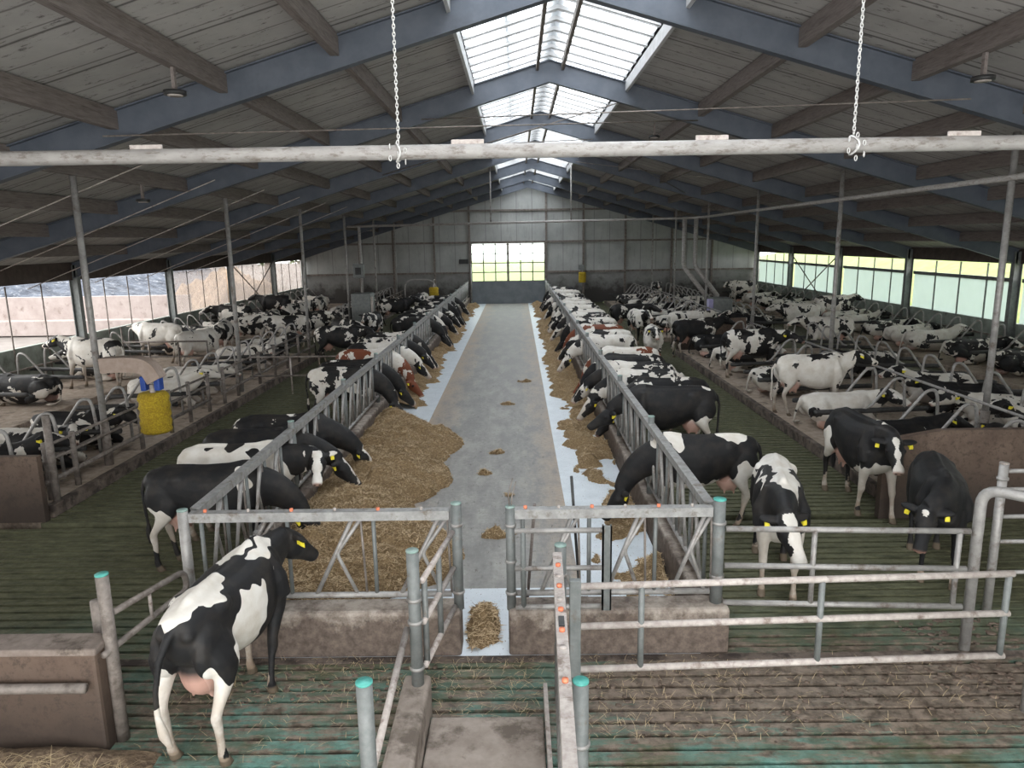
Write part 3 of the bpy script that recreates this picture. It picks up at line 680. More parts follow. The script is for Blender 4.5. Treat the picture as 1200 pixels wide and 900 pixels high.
e = tag(empty('partition_gate', (-7.2, 19, 0)), 'two-rail dark gate across the left cow alley ending at the feed barrier', 'gate')
for z in (1.06, .55): MB().tube([(-7.2, 19, z), (-3.4, 19, z)], .026, 8).build('rail', M['steel_dark'], e)
for x in (-6.1, -4.6): MB().tube([(x, 19, .05), (x, 19, 1.06)], .022, 8).build('stile', M['rail_white'], e)
# ---------------------------------------------------------------- tall posts
TL = [12.4, 18.8, 25.2, 31.6, 38.0, 44.4]
for i, y in enumerate(TL):
    for side, x, z0 in (('left', -7.38, 0.1), ('right', 8.2, .1)):
        p = MB(); lean = .0
        zt = roofz(x) - .02
        p.tube([(x, y, z0), (x, y, zt)], .055 if i < 2 else .05, 12)
        tag(p.build('tall_post', M['steel']), 'tall grey pipe post in the %s cubicle row, %s' % (side, 'nearest the viewer' if i == 0 else ORD[i] + ' from the front'), 'post', 'tall posts on the %s' % side)
        if i == 0: MB().tube([(x, y, .15), (x, y, .95)], .075, 12).build('sleeve', M['steel_dark'], bpy.data.objects[COL.objects[-1].name])
# ---------------------------------------------------------------- overhead pipes
m = MB(); m.tube([(-9.6, 6, 4.715), (9.6, 6, 4.70)], .058, 16)
op = m.build('overhead_pipe', M['pipe_white']); tag(op, 'long white pipe hanging on two chains across the whole picture', 'pipe')
for x in (-2.95, -.38, 1.56, 3.55): 
    MB().box(x - .13, x + .13, 5.99, 6.01, 4.76, 4.80, .004).build('mounting_strip', M['rail_white'], op)
for x, lab in ((-.93, 'left'), (2.68, 'right')):
    m = MB(); z = 4.60; k = 0; top = roofz(x) - .05
    while z < top:
        ax, ay = (V(1, 0, 0), V(0, 0, 1)) if k % 2 == 0 else (V(0, 1, 0), V(0, 0, 1))
        ofs = V(.07 * math.sin(k * 2.1) * (z < 4.78), -.065 if z < 4.79 else 0, 0)
        pts = [V(x, 6, z) + ofs + ax * (.010 * math.cos(a)) + ay * (.020 * math.sin(a)) for a in [2 * PI * q / 8 for q in range(9)]]
        m.tube(pts, .0045, 5, cap=False); z += .029; k += 1
    # wrap round the pipe
    m.tube([(x + .02 * math.cos(a * 2), 6 + .07 * math.cos(a), 4.705 + .07 * math.sin(a)) for a in [2 * PI * q / 14 for q in range(15)]], .009, 6)
    tag(m.build('hanging_chain', M['chain']), 'dusty steel chain on the %s holding the long white overhead pipe' % lab, 'chain')
m = MB(); m.tube(rounded([(8.12, 1.0, 4.9), (8.12, 31.2, 4.9), (7.7, 31.75, 4.86), (-7.3, 31.75, 4.72)], .35, 6), .05, 12)
tag(m.build('overhead_pipe', M['pipe_white']), 'pale pipe along the right posts turning to cross the barn at the back', 'pipe')
for x in (-1.1, 2.35):
    m = MB().tube([(x, 31.75, 4.8), (x, 31.75, roofz(x) - .2)], .03, 8); tag(m.build('pipe_hanger', M['steel']), 'vertical pipe hanger between far cross pipe and roof, %s of the door' % ('left' if x < 0 else 'right'), 'hanger')
for x, y, r, lab in ((7.35, 32.3, .1, 'left'), (7.85, 32.3, .1, 'right')):
    m = MB().tube(rounded([(x, y, 4.9), (x, y, 2.8), (x + .9, y - .6, 1.5)], .2), r, 12)
    tag(m.build('drop_pipe', M['pipe_white']), 'thick vertical pipe dropping from the cross pipe at back right, %s one of the pair' % lab, 'pipe')
m = MB().box(8.3, 9.1, 30.6, 31.5, .1, 1.5, .05); o = m.build('feed_station', M['steel_green']); tag(o, 'grey concentrate feed station box at the back right of the barn', 'feed station')
MB().box(8.12, 8.32, 30.7, 31.1, .75, 1.45, .03).build('purple_panel', mottled('pale_purple_panel', (.36, .33, .55), (.42, .39, .62), 5, .5), o)
m = MB().box(-7.15, -6.3, 31.0, 31.9, 0, 1.9, .05); o = m.build('feed_station', M['steel_green']); tag(o, 'grey concentrate feed station box at the back left of the barn', 'feed station')
MB().box(-6.3, -6.22, 31.0, 31.2, .1, 1.75, .02).build('white_door_edge', M['rail_white'], o)
m = MB().tube([(-6.7, 31.33, 1.88), (-6.7, 31.33, 4.7)], .06, 10); tag(m.build('drop_pipe', M['pipe_white']), 'vertical pipe dropping into the feed station at back left', 'pipe')
e = empty('control_box', (-6.7, 31.1, 2.7)); tag(e, 'small grey control box on the pipe above the left feed station', 'control box')
MB().box(-7.0, -6.55, 31.05, 31.3, 2.55, 3.15, .03).build('housing', M['steel_green'], e); MB().box(-6.9, -6.65, 31.03, 31.05, 2.7, 3.0).build('window', M['black_plastic'], e)
m = MB().box(-3.75, -3.15, YF - .3, YF, 2.6, 2.9, .03); o = m.build('motor_box', M['black_plastic']); tag(o, 'dark door motor box left of the glazed far door', 'motor')
m = MB().tube([(-3.0, YF - .25, 0), (-3.0, YF - .25, 2.6)], .05, 8); tag(m.build('door_post', M['steel']), 'upright door guide post left of the glazed far door', 'post')
# loop handrail at back left
m = MB().tube(rounded([(-6.2, 40, 0), (-6.2, 40, 2.0), (-4.6, 40, 2.0), (-4.4, 40, 1.2)], .5), .04, 8); tag(m.build('arched_pipe', M['steel']), 'arched pipe above the far left cow brush', 'pipe')
# ---------------------------------------------------------------- cow brushes
def brush(x, y, z, s=1.0, rot=0.0, label='', arm=True):
    e = empty('cow_brush', (0, 0, 0)); 
    m = MB(); n = 40; rs = random.Random(3)
    rings = []
    for i in range(15):
        zz = -.36 + .72 * i / 14; rr = .25 + .015 * math.sin(i * 2.2) - (.03 if i in (0, 14) else 0)
        rings.append([V(math.cos(2 * PI * k / n) * (rr + rs.uniform(-.012, .012)), math.sin(2 * PI * k / n) * (rr + rs.uniform(-.012, .012)), zz) for k in range(n)])
    m.loft(rings)
    for q in range(2200):
        a = rs.uniform(0, 2 * PI); zz = rs.uniform(-.36, .36); r0 = .23; r1 = .277 + rs.uniform(-.01, .012); dz_ = rs.uniform(-.02, .01); w = .004
        c, s_ = math.cos(a), math.sin(a)
        m.add([(c * r0 - s_ * w, s_ * r0 + c * w, zz), (c * r0 + s_ * w, s_ * r0 - c * w, zz), (c * r1, s_ * r1, zz + dz_)], [(0, 1, 2)])
    b = m.build('bristle_roll', M['yellow'], e)
    MB().tube([(0, 0, .3), (0, 0, .50)], .05, 12).build('spindle', M['rail_white'], e)
    if arm:
        for sx_ in (-1, 1): MB().box(sx_ * .12 - .05, sx_ * .12 + .05, -.09, .09, .40, .66, .02).build('blue_cover', M['blue'], e)
        a = MB(); P_ = rounded([(-.82, 0, .86), (-.25, 0, .88), (-.02, 0, .82), (.10, 0, .58)], .25, 8)
        rings = []
        for i, p in enumerate(P_):
            t_ = (P_[min(i + 1, len(P_) - 1)] - P_[max(i - 1, 0)]).normalized(); u_ = V(0, 1, 0).cross(t_); h = .13
            rings.append([p + V(0, sy, 0) + u_ * su * h for sy, su in ((-.13, -1), (.13, -1), (.13, 1), (-.13, 1))])
        n_ = len(rings); vs = [q for r in rings for q in r]; fs = [(i * 4 + k, i * 4 + (k + 1) % 4, (i + 1) * 4 + (k + 1) % 4, (i + 1) * 4 + k) for i in range(n_ - 1) for k in range(4)] + [(0, 1, 2, 3), (4 * n_ - 1, 4 * n_ - 2, 4 * n_ - 3, 4 * n_ - 4)]
        a.add(vs, fs); a.build('swing_arm', M['tan'], e)
    e.location = (x, y, z); e.scale = (s, s, s); e.rotation_euler = (0, 0, rot)
    tag(e, label, 'cow brush', 'yellow rotating cow brushes'); return e
brush(-6.46, 12.42, 1.12, 1.0, 0, 'yellow cow brush hanging from a tan arm on the nearest left post')
brush(-4.55, 39.5, 1.25, 1.0, 0, 'small yellow cow brush far back at left of the feed alley', arm=False)
brush(4.1, 45.9, 1.7, .9, 0, 'small yellow cow brush by the far wall right of the door', arm=False)
m = MB().tube([(-4.55, 39.5, 1.7), (-4.55, 39.5, 2.0), (-4.55, 40, 2.0)], .03, 8); tag(m.build('brush_bracket', M['steel']), 'bracket holding the far left cow brush', 'bracket')
m = MB().box(3.98, 4.22, 45.75, 47.4, 2.13, 2.45, .02); tag(m.build('brush_motor', M['steel_green']), 'grey motor box above the far right cow brush', 'motor')
# ---------------------------------------------------------------- lamps under the purlins
def lampfix(x, y, label):
    e = empty('barn_lamp', (x, y, 0)); z = roofz(x) - .24
    MB().box(x - .02, x + .02, y - .03, y + .03, z - .32, z).build('bracket', M['timber'], e)
    MB().tube([(x, y, z - .36), (x, y, z - .31)], .13, 20).build('housing', M['black_plastic'], e)
    MB().tube([(x, y, z - .37), (x, y, z - .36)], .09, 20).build('lens', M['rail_white'], e)
    tag(e, label, 'lamp', 'round lamps under the purlins')
lampfix(-4.1, 9.2, 'round dark lamp under the timber purlin at upper left'); lampfix(-7.3, 14.5, 'small round dark lamp under a purlin left, above the first left post')
lampfix(5.6, 9.2, 'round dark lamp under the timber purlin at upper right'); lampfix(3.4, 18.5, 'small lamp hanging just right of the skylight')
# thin suspension wires on the left
for i in range(6):
    m = MB().tube([(-13.0, 13 + i * 3.1, 2.95), (-6.5, 13 + i * 3.1, roofz(-6.5) - .3)], .012, 5)
    tag(m.build('stay_wire', M['rail_white']), 'thin pale wire rising along the left roof slope', 'wire', 'stay wires under the left roof')
# ---------------------------------------------------------------- cows
def cow_material():
    t = NT('cow_hide'); oc = t.coord('Object'); oi = t.n('ShaderNodeObjectInfo')
    sp = t.n('ShaderNodeSeparateColor'); t.l(oi.outputs['Color'], sp.inputs[0])
    seed = t.math('MULTIPLY', sp.outputs[0], 97.0)
    cmb = t.n('ShaderNodeCombineXYZ'); t.l(seed, cmb.inputs[0]); t.l(t.math('MULTIPLY', seed, .37), cmb.inputs[1]); t.l(t.math('MULTIPLY', seed, .71), cmb.inputs[2])
    vec = t.n('ShaderNodeVectorMath', operation='ADD'); t.l(oc, vec.inputs[0]); t.l(cmb.outputs[0], vec.inputs[1])
    nz = t.noise(vec.outputs[0], 2.1, 4, .58, .35)
    amp = t.math('MULTIPLY', oi.outputs['Alpha'], 9.0)
    p = t.math('MULTIPLY', t.math('SUBTRACT', nz, .5), amp)
    at = t.n('ShaderNodeAttribute', attribute_name='bias').outputs['Fac']
    p = t.math('ADD', t.math('ADD', p, at), t.math('MULTIPLY', t.math('SUBTRACT', sp.outputs[1], .5), 3.0))
    mask = t.rng(p, -.03, .03)
    dirtn = t.noise(vec.outputs[0], 5, 4, .6)
    white = t.mix(t.rng(dirtn, .35, .7), (.74, .71, .66), (.60, .55, .48))
    low = t.n('ShaderNodeAttribute', attribute_name='grime').outputs['Fac']
    white = t.mix(t.math('MULTIPLY', low, t.rng(dirtn, .1, .5), clamp=True), white, (.25, .18, .125))
    black = t.mix(sp.outputs[2], t.mix(t.rng(dirtn, .45, .75), (.012, .012, .013), (.034, .029, .025)), (.17, .052, .025))
    col = t.mix(mask, white, black)
    col = t.mix(t.n('ShaderNodeAttribute', attribute_name='pink').outputs['Fac'], col, (.52, .31, .25))
    col = t.mix(t.n('ShaderNodeAttribute', attribute_name='dark').outputs['Fac'], col, (.012, .010, .010))
    col = t.mix(t.n('ShaderNodeAttribute', attribute_name='hoof').outputs['Fac'], col, (.13, .10, .07))
    fine = t.noise(t.scale(oc, (1, 3, 3)), 60, 2, .6)
    return t.done(col, .6, 0, fine, .35, .005, .3)
M['cow'] = cow_material()
def ell(c, sd, up, w, h, n=18, ex=1.15):
    out = []
    for k in range(n):
        a = 2 * PI * k / n; ca, sa = math.cos(a), math.sin(a)
        out.append(c + sd * (w * math.copysign(abs(ca) ** (1 / ex), ca)) + up * (h * math.copysign(abs(sa) ** (1 / ex), sa)))
    return out
def smooth_list(P, it=1):
    """Catmull-Rom subdivision of tuples"""
    out = []
    for i in range(len(P) - 1):
        p0 = P[max(i - 1, 0)]; p1 = P[i]; p2 = P[i + 1]; p3 = P[min(i + 2, len(P) - 1)]
        for t in (0, .5):
            out.append(tuple(.5 * ((2 * b) + (-a + c) * t + (2 * a - 5 * b + 4 * c - d) * t * t + (-a + 3 * b - 3 * c + d) * t ** 3) for a, b, c, d in zip(p0, p1, p2, p3)))
    out.append(tuple(P[-1])); return out
def leg_mb(mb, pts, n=12):
    """pts: (x,y,z, half width along x, half width along y)"""
    P = smooth_list(pts); rings = []
    for i, p in enumerate(P):
        rings.append([V(p[0] + p[3] * math.cos(2 * PI * k / n), p[1] + p[4] * math.sin(2 * PI * k / n), p[2]) for k in range(n)])
    mb.loft(rings)
def tube_r(mb, pts):
    P = smooth_list(pts); mb.tube([p[:3] for p in P], [p[3] for p in P], 12)
COW_CACHE = {}
def make_cow_mesh(name, poll=(1.12, 0, .72), nose=(.55, 0, -.83), mid=None, roll=0.0, swing=(0, 0, 0, 0), lying=False, side=1, voxel=.022,
                  tail=None, bend=0.0, face='blaze', blobs=None, base=0.0, udder=1.0, thin=1.0, stance=1.0):
    mb = MB()
    dz = -.60 if lying else 0.0
    yb = lambda x: bend * max(0, x) ** 2      # sideways curve of the front
    # trunk
    st = [(-.86, 1.21, .07, .07), (-.83, 1.17, .15, .16), (-.74, 1.12, .205, .235), (-.60, 1.10, .235, .275), (-.42, 1.08, .255, .30), (-.22, 1.02, .285, .355),
          (.02, .985, .315, .39), (.22, .985, .305, .395), (.38, 1.01, .26, .385), (.52, 1.04, .215, .345), (.64, 1.04, .165, .265), (.71, 1.03, .10, .16)]
    st = smooth_list(st); rings = []
    for x, z, w, h in st:
        if lying:
            if x > -.7: w *= 1.14
            h *= .93 if x > -.5 else .88
        rings.append(ell(V(x, yb(x), z + dz), V(0, 1, 0), V(0, 0, 1), w * thin, h, 22, 1.22))
    mb.loft(rings)
    # spine ridge, hook and pin bones, shoulder blades
    tz = 1.375 + dz - (.03 if lying else 0)
    mb.tube([(x, yb(x), tz + z) for x, z in ((-.80, -.07), (-.6, -.01), (-.4, -.005), (-.1, -.015), (.2, -.005), (.38, .02), (.5, .02), (.62, -.05))], [.035, .045, .045, .04, .04, .05, .05, .05], 10)
    for s in (-1, 1):
        mb.ball((-.44, s * .165, 1.245 + dz), (.13, .085, .08)); mb.ball((-.80, s * .10, 1.20 + dz), (.08, .06, .07))
        mb.tube([(-.44, s * .17, 1.27 + dz), (-.5, s * .11, 1.31 + dz), (-.48, 0, 1.35 + dz)], [.05, .04, .035])
        mb.tube([(.42, s * .13 + yb(.4), 1.30 + dz), (.46, s * .215 + yb(.4), 1.05 + dz), (.50, s * .215 + yb(.5), .86 + dz)], [.07, .10, .09])
        if lying: mb.ball((-.55, s * .26, .42), (.27, .13, .24))
        else: mb.ball((-.66, s * .17, 1.0), (.20, .10, .24))
    hoofs = []
    if not lying:
        for i, s in ((0, 1), (1, -1)):           # front left, front right
            g = swing[i]; yy = s * .165; o = yb(.5)
            pts = [(.50, yy * .9 + o, 1.02, .15, .09), (.49, yy * 1.05 + o, .80, .115, .085), (.485 + g * .25, yy * 1.05 + o, .66, .08, .068), (.50 + g * .55, yy + o, .50, .054, .05), (.515 + g * .62, yy + o, .42, .052, .052),
                   (.51 + g * .75, yy + o, .34, .036, .034), (.51 + g * .9, yy + o, .18, .032, .030), (.515 + g * .95, yy + o, .115, .042, .04), (.535 + g, yy + o, .06, .043, .046), (.555 + g, yy + o, .0, .062, .055)]
            leg_mb(mb, pts); hoofs.append(V(.555 + g, yy + o, .02))
        for i, s in ((2, 1), (3, -1)):           # hind left, hind right
            g = swing[i]; yy = s * .165 * stance
            pts = [(-.62, yy * .85 / stance, 1.12, .21, .10), (-.60, yy * 1.05, .92, .185, .105), (-.60 + g * .15, yy * 1.12, .76, .125, .085), (-.675 + g * .3, yy * 1.1, .63, .078, .06), (-.745 + g * .45, yy * 1.05, .525, .056, .045), (-.755 + g * .5, yy, .46, .052, .043),
                   (-.735 + g * .62, yy, .36, .04, .035), (-.715 + g * .85, yy, .19, .034, .032), (-.705 + g * .95, yy, .115, .044, .042), (-.68 + g, yy, .06, .045, .048), (-.655 + g, yy, .0, .064, .056)]
            leg_mb(mb, pts); hoofs.append(V(-.655 + g, yy, .02))
        if udder:
            mb.ball((-.47, 0, .72), (.19 * udder, .155 * udder, .19 * udder), 16, 10); mb.ball((-.58, 0, .78), (.13, .14, .2 * udder), 14, 10)
            for a in (-.40, -.54):
                for s in (-1, 1): mb.tube([(a, s * .075, .58), (a, s * .08, .49)], [.024, .016], 8)
    else:
        s = side
        for q in (s, -s):                        # folded front legs
            tube_r(mb, [(.46, q * .17, .40, .11), (.62, q * .21, .20, .085), (.80, q * .20, .085, .06), (.72, q * .22, .055, .042), (.52, q * .22, .045, .04), (.42, q * .22, .04, .05)])
        tube_r(mb, [(-.58, s * .24, .42, .17), (-.40, s * .34, .32, .16), (-.16, s * .40, .20, .10), (-.30, s * .47, .10, .065), (-.46, s * .50, .075, .055), (-.30, s * .52, .06, .038), (-.10, s * .52, .055, .04), (.0, s * .52, .05, .05)])
        tube_r(mb, [(-.58, -s * .2, .36, .15), (-.35, -s * .27, .22, .12), (-.2, -s * .28, .12, .07)])
        mb.ball((-.42, s * .30, .14), (.2, .15, .13), 16, 10)
        hoofs = [V(.42, s * .22, .03), V(.42, -s * .22, .03), V(.0, s * .52, .04), V(.0, s * .52, .04)]
    # neck
    P0 = V(.40, yb(.4), 1.09 + dz); P2 = Vector(poll) ; nd = Vector(nose).normalized()
    P1 = Vector(mid) if mid else (V(.78, yb(.7), P0.z + .02) * .75 + (P2 - nd * .15) * .25)
    rings = []; N = 12
    for i in range(N + 1):
        t = i / N; c = P0 * (1 - t) ** 2 + P1 * 2 * t * (1 - t) + P2 * t * t
        tg = ((P1 - P0) * (1 - t) + (P2 - P1) * t).normalized()
        if i == 0: sd = V(0, 1, 0)
        sd = (sd - tg * sd.dot(tg)).normalized(); up = tg.cross(sd)
        k = t ** .85; rings.append(ell(c, sd, up, .205 * (1 - k) + .082 * k, .33 * (1 - k) + .125 * k, 16, 1.1))
    mb.loft(rings)
    # head
    hs = nd.cross(V(0, 0, 1))
    if hs.length < .2: hs = nd.cross((P2 - P1).normalized())
    hs.normalize(); hs = Quaternion(nd, roll) @ hs; hu = hs.cross(nd).normalized()
    hd = [(-.07, .055, .05), (-.03, .09, .085), (.04, .108, .12), (.12, .116, .136), (.18, .112, .134), (.25, .090, .116), (.33, .076, .095), (.40, .072, .082), (.46, .076, .074), (.50, .070, .064), (.525, .042, .038)]
    rings = []
    for d, w, h in smooth_list(hd): rings.append(ell(P2 + nd * d + hu * (.03 - h * .55), hs, hu, w, h, 16, 1.15))
    mb.loft(rings)
    mb.ball(P2 + hu * .03 - nd * .03, (.06, .05, .045), 10, 6, (hs, nd, hu))
    ears = []
    for s in (-1, 1):
        e0 = P2 + hs * s * .085 + nd * .015 - hu * .0; ed = (hs * s * .93 - nd * .22 - hu * .12).normalized(); en = ed.cross(hu).normalized()
        mb.ball(e0 + ed * .085, (.055, .026, .13), 10, 8, (en if s > 0 else -en, ed.cross(en if s > 0 else -en), ed))
        ears.append((e0 + ed * .12, ed, en))
    eyes = [P2 + nd * .15 + hs * s * .114 + hu * .0 for s in (-1, 1)]
    for e in eyes: mb.ball(e - hs * 0 , .026, 8, 6)
    # tail
    tb = V(-.83, 0, 1.27 + dz)
    if tail is None:
        tail = [(-.90, 0, 1.20), (-.945, 0, 1.05), (-.935, 0, .80), (-.925, .01, .60), (-.93, .015, .46), (-.92, .01, .32)] if not lying else [(-.9, 0, .58), (-.95, .03, .35), (-.96, .1, .12), (-.9, .22, .06), (-.8, .3, .05), (-.72, .33, .05)]
    tr = [.042, .036, .028, .024, .026, .042, .022]
    mb.tube([tb] + [V(*p) for p in tail], tr, 10)
    # one continuous skin
    me = bpy.data.meshes.new('tmp'); me.from_pydata(mb.v, [], mb.f); ob = bpy.data.objects.new('tmp', me); COL.objects.link(ob)
    rm = ob.modifiers.new('r', 'REMESH'); rm.mode = 'VOXEL'; rm.voxel_size = voxel; rm.use_smooth_shade = True
    sm = ob.modifiers.new('s', 'SMOOTH'); sm.factor = .5; sm.iterations = 5 if voxel < .02 else 3
    bpy.context.view_layer.update(); dg = bpy.context.evaluated_depsgraph_get()
    res = bpy.data.meshes.new_from_object(ob.evaluated_get(dg)); res.name = name
    bpy.data.objects.remove(ob); bpy.data.meshes.remove(me)
    n = len(res.vertices); co = np.empty(n * 3, np.float32); res.vertices.foreach_get('co', co); co = co.reshape(-1, 3).astype(float)
    res.polygons.foreach_set('use_smooth', [True] * len(res.polygons))
    def sph(c, r, e=1.0):
        d = (co - np.array(c[:])) / np.array(r); return np.clip((1 - np.sqrt((d * d).sum(1))) * e, 0, 1)
    pink = np.zeros(n); dark = np.zeros(n); hoof = np.zeros(n); bias = np.full(n, float(base)); grime = np.zeros(n)
    if not lying:
        pink = np.maximum(pink, sph((-.50, 0, .66), (.26, .21, .25), 5) * (np.abs(co[:, 1]) < .2) * np.clip((.86 - co[:, 2]) * 12, 0, 1) * .9 * (udder > 0))
        bias -= np.clip((.62 - co[:, 2]) * 2.2, 0, 1.3)
        grime = np.clip((.85 - co[:, 2]) * 1.25, 0, .9)
    else:
        pink = np.maximum(pink, sph((-.42, side * .32, .13), (.22, .18, .17), 5) * .9)
        grime = np.clip((.5 - co[:, 2]) * 1.2, 0, .6); bias -= np.clip((.22 - co[:, 2]) * 3, 0, .6)
    P2a = np.array(P2[:]); nda = np.array(nd[:]); hsa = np.array(hs[:]); hua = np.array(hu[:])
    rel = co - P2a; a = rel @ nda; b = rel @ hsa; c = rel @ hua
    inhead = (a > -.12) & (a < .62) & (np.abs(b) < .17) & (np.abs(c) < .3)
    neck = np.clip((np.linalg.norm(co - np.array([.62, 0, 1.1 + dz]), axis=1) - .35) * 0 + (co[:, 0] - .66) * 4, 0, 1)
    bias += neck * .35
    if face != 'none':
        bz = {'blaze': .03, 'wide': .062, 'star': .020, 'black': 0, 'white': .2}[face]
        f = np.where(inhead, 1.0, 0.0)
        hb = np.full(n, .9)
        if bz: hb = np.where((np.abs(b) < bz + .012 * np.sin(a * 30) + (.03 if face != 'star' else 0) * np.clip((a - .36) * 8, 0, 1)) & (c > -.09) & (a > (-.02)) & ((a < .11) & (a > .03) if face == 'star' else (a < .7)), -1.4, .9)
        ear = (np.abs(b) > .105) & (a < .12)
        hb = np.where(ear, .9, hb)
        bias = np.where(inhead, hb, bias)
    if face != 'black': pink = np.maximum(pink, sph(P2 + nd * .515 - hu * .02, (.07, .085, .075), 4) * .8)
    for e in eyes: dark = np.maximum(dark, sph(e, (.036, .036, .036), 6))
    for s in (-1, 1):
        dark = np.maximum(dark, sph(P2 + nd * .52 + hs * s * .034 - hu * .0, (.018, .018, .018), 5))
        pink = np.maximum(pink, 0)
    for h in hoofs: hoof = np.maximum(hoof, sph(h, (.10, .09, .07), 6))
    if blobs:
        keep = co.copy(); q = co * 9.0
        co = co + .030 * np.stack([np.sin(q[:, 1] * 1.7 + q[:, 2] * 1.3 + 1) + .5 * np.sin(q[:, 2] * 3.7 + q[:, 0] * 2), np.sin(q[:, 0] * 1.9 + q[:, 2] + 2) + .5 * np.sin(q[:, 0] * 4.1), np.sin(q[:, 0] * 2.1 + q[:, 1] * 1.5) + .6 * np.sin(q[:, 0] * 4.7 + q[:, 1] * 3)], 1)
        for (bc, br, w) in blobs:
            bias = bias + sph(bc, br, 3.0) * w
        co = keep
    for nm, arr in (('bias', bias), ('pink', pink), ('dark', dark), ('hoof', hoof), ('grime', grime)):
        at = res.attributes.new(nm, 'FLOAT', 'POINT'); at.data.foreach_set('value', arr.astype(np.float32))
    res.materials.append(M['cow'])
    COW_CACHE[name] = (res, ears); return name
def place_cow(mesh, x, y, yaw, seed=0., amt=.5, red=0., amp=1., sc=.95, z=0., label='', group=None, tagged=True, name='cow'):
    res, ears = COW_CACHE[mesh]
    o = bpy.data.objects.new(name, res); COL.objects.link(o)
    o.location = (x, y, z); o.rotation_euler = (0, 0, math.radians(yaw)); o.scale = (sc, sc, sc)
    o.color = (seed % 1.0, amt, red, amp)
    tag(o, label, 'cow', group)
    if tagged:
        for (p, ed, en) in ears:
            key = 'eartag_' + mesh + str(round(p.y, 3))
            if key not in bpy.data.meshes:
                m = MB(); q = p - V(0, 0, .035); u = V(0, 0, 1); s_ = ed
                f = en.normalized()
                pts = [(-.014, .03), (.014, .03), (.025, -.002), (.025, -.032), (-.025, -.032), (-.025, -.002)]
                for sgn in (1,):
                    vs = [q + ed * a + u * b + f * k for k in (-.036, .036) for a, b in pts]
                    m.add(vs, [(5, 4, 3, 2, 1, 0), (6, 7, 8, 9, 10, 11)] + [(i, (i + 1) % 6, 6 + (i + 1) % 6, 6 + i) for i in range(6)])
                t_ = m.build('ear_tag', M['tagy']); t_.data.name = key
                t_.parent = o
            else:
                t_ = bpy.data.objects.new('ear_tag', bpy.data.meshes[key]); COL.objects.link(t_); t_.parent = o
            t_['label'] = 'yellow ear tag'
    return o
# ---------------------------------------------------------------- feed and straw
def feed_mat():
    t = NT('haylage'); p = t.pos(); n = t.noise(p, 5, 5, .7); nf = t.noise(p, 45, 4, .75, .5)
    col = t.mix(t.rng(nf, .35, .68), (.15, .098, .050), (.50, .36, .205)); col = t.mix(t.rng(n, .35, .7, 0, .45), col, (.33, .225, .12))
    return t.done(col, .9, 0, nf, 1, .03, .2)
M['feed'] = feed_mat(); M['straw'] = mottled('straw', (.45, .34, .19), (.62, .50, .32), 20, .7)
M['hay'] = mottled('hay_strands', (.46, .33, .19), (.66, .50, .31), 20, .8)
M['hayd'] = mottled('dark_hay_strands', (.15, .095, .045), (.26, .175, .09), 20, .85)
def vnoise(seed):
    rs = np.random.RandomState(seed); g = rs.rand(64, 64)
    def f(x, y):
        xi = int(math.floor(x)); yi = int(math.floor(y)); fx = x - xi; fy = y - yi; fx = fx * fx * (3 - 2 * fx); fy = fy * fy * (3 - 2 * fy)
        a = g[xi % 64, yi % 64]; b = g[(xi + 1) % 64, yi % 64]; c = g[xi % 64, (yi + 1) % 64]; d = g[(xi + 1) % 64, (yi + 1) % 64]
        return (a * (1 - fx) + b * fx) * (1 - fy) + (c * (1 - fx) + d * fx) * fy
    return f
def heap(name, x0, x1, y0, y1, hf, res, label, strands, seed, rg=1.0):
    nx = int((x1 - x0) / res); ny = int((y1 - y0) / res); f1 = vnoise(seed); f2 = vnoise(seed + 1)
    H = {}; idx = {}; vs = []; fs = []
    def hh(x, y):
        b = hf(x, y) + ((f1(x * 3.1, y * 3.1) - .5) * .16 + (f2(x * 7, y * 7) - .5) * .12) * rg
        if b <= .004: return 0
        return b + (f1(x * 17, y * 17) - .5) * .05
    for j in range(ny + 1):
        for i in range(nx + 1):
            H[i, j] = hh(x0 + i * res, y0 + j * res)
    def vid(i, j):
        if (i, j) not in idx:
            idx[i, j] = len(vs); vs.append((x0 + i * res, y0 + j * res, max(-.02, H[i, j]) if H[i, j] > 0 else -.01))
        return idx[i, j]
    for j in range(ny):
        for i in range(nx):
            if max(H[i, j], H[i + 1, j], H[i, j + 1], H[i + 1, j + 1]) > 0: fs.append((vid(i, j), vid(i + 1, j), vid(i + 1, j + 1), vid(i, j + 1)))
    m = MB(); m.add(vs, fs, True); o = m.build(name, M['feed']); tag(o, label, 'feed', kind='stuff')
    rs = random.Random(seed); s1 = MB(); s2 = MB(); k = 0; tries = 0
    while k < strands and tries < strands * 12:
        tries += 1; x = rs.uniform(x0, x1); y = y0 + (y1 - y0) * rs.random() ** 1.5; h = hh(x, y)
        if h <= .0: continue
        a = rs.uniform(0, 2 * PI); L = rs.uniform(.04, .13); d = V(math.cos(a), math.sin(a), rs.uniform(-.3, .45)) * L; w = V(-math.sin(a), math.cos(a), 0) * rs.uniform(.0035, .007)
        c = V(x, y, h + .005); (s1 if rs.random() < .6 else s2).add([c - d * .5 - w, c - d * .5 + w, c + d * .5 + w * .4, c + d * .5 - w * .4], [(0, 1, 2, 3)]); k += 1
    for s_, mt in ((s1, 'hay'), (s2, 'hayd')):
        if s_.v: q = s_.build('loose_stalks', M[mt], o); q['kind'] = 'stuff'
    return o
fL = vnoise(11)
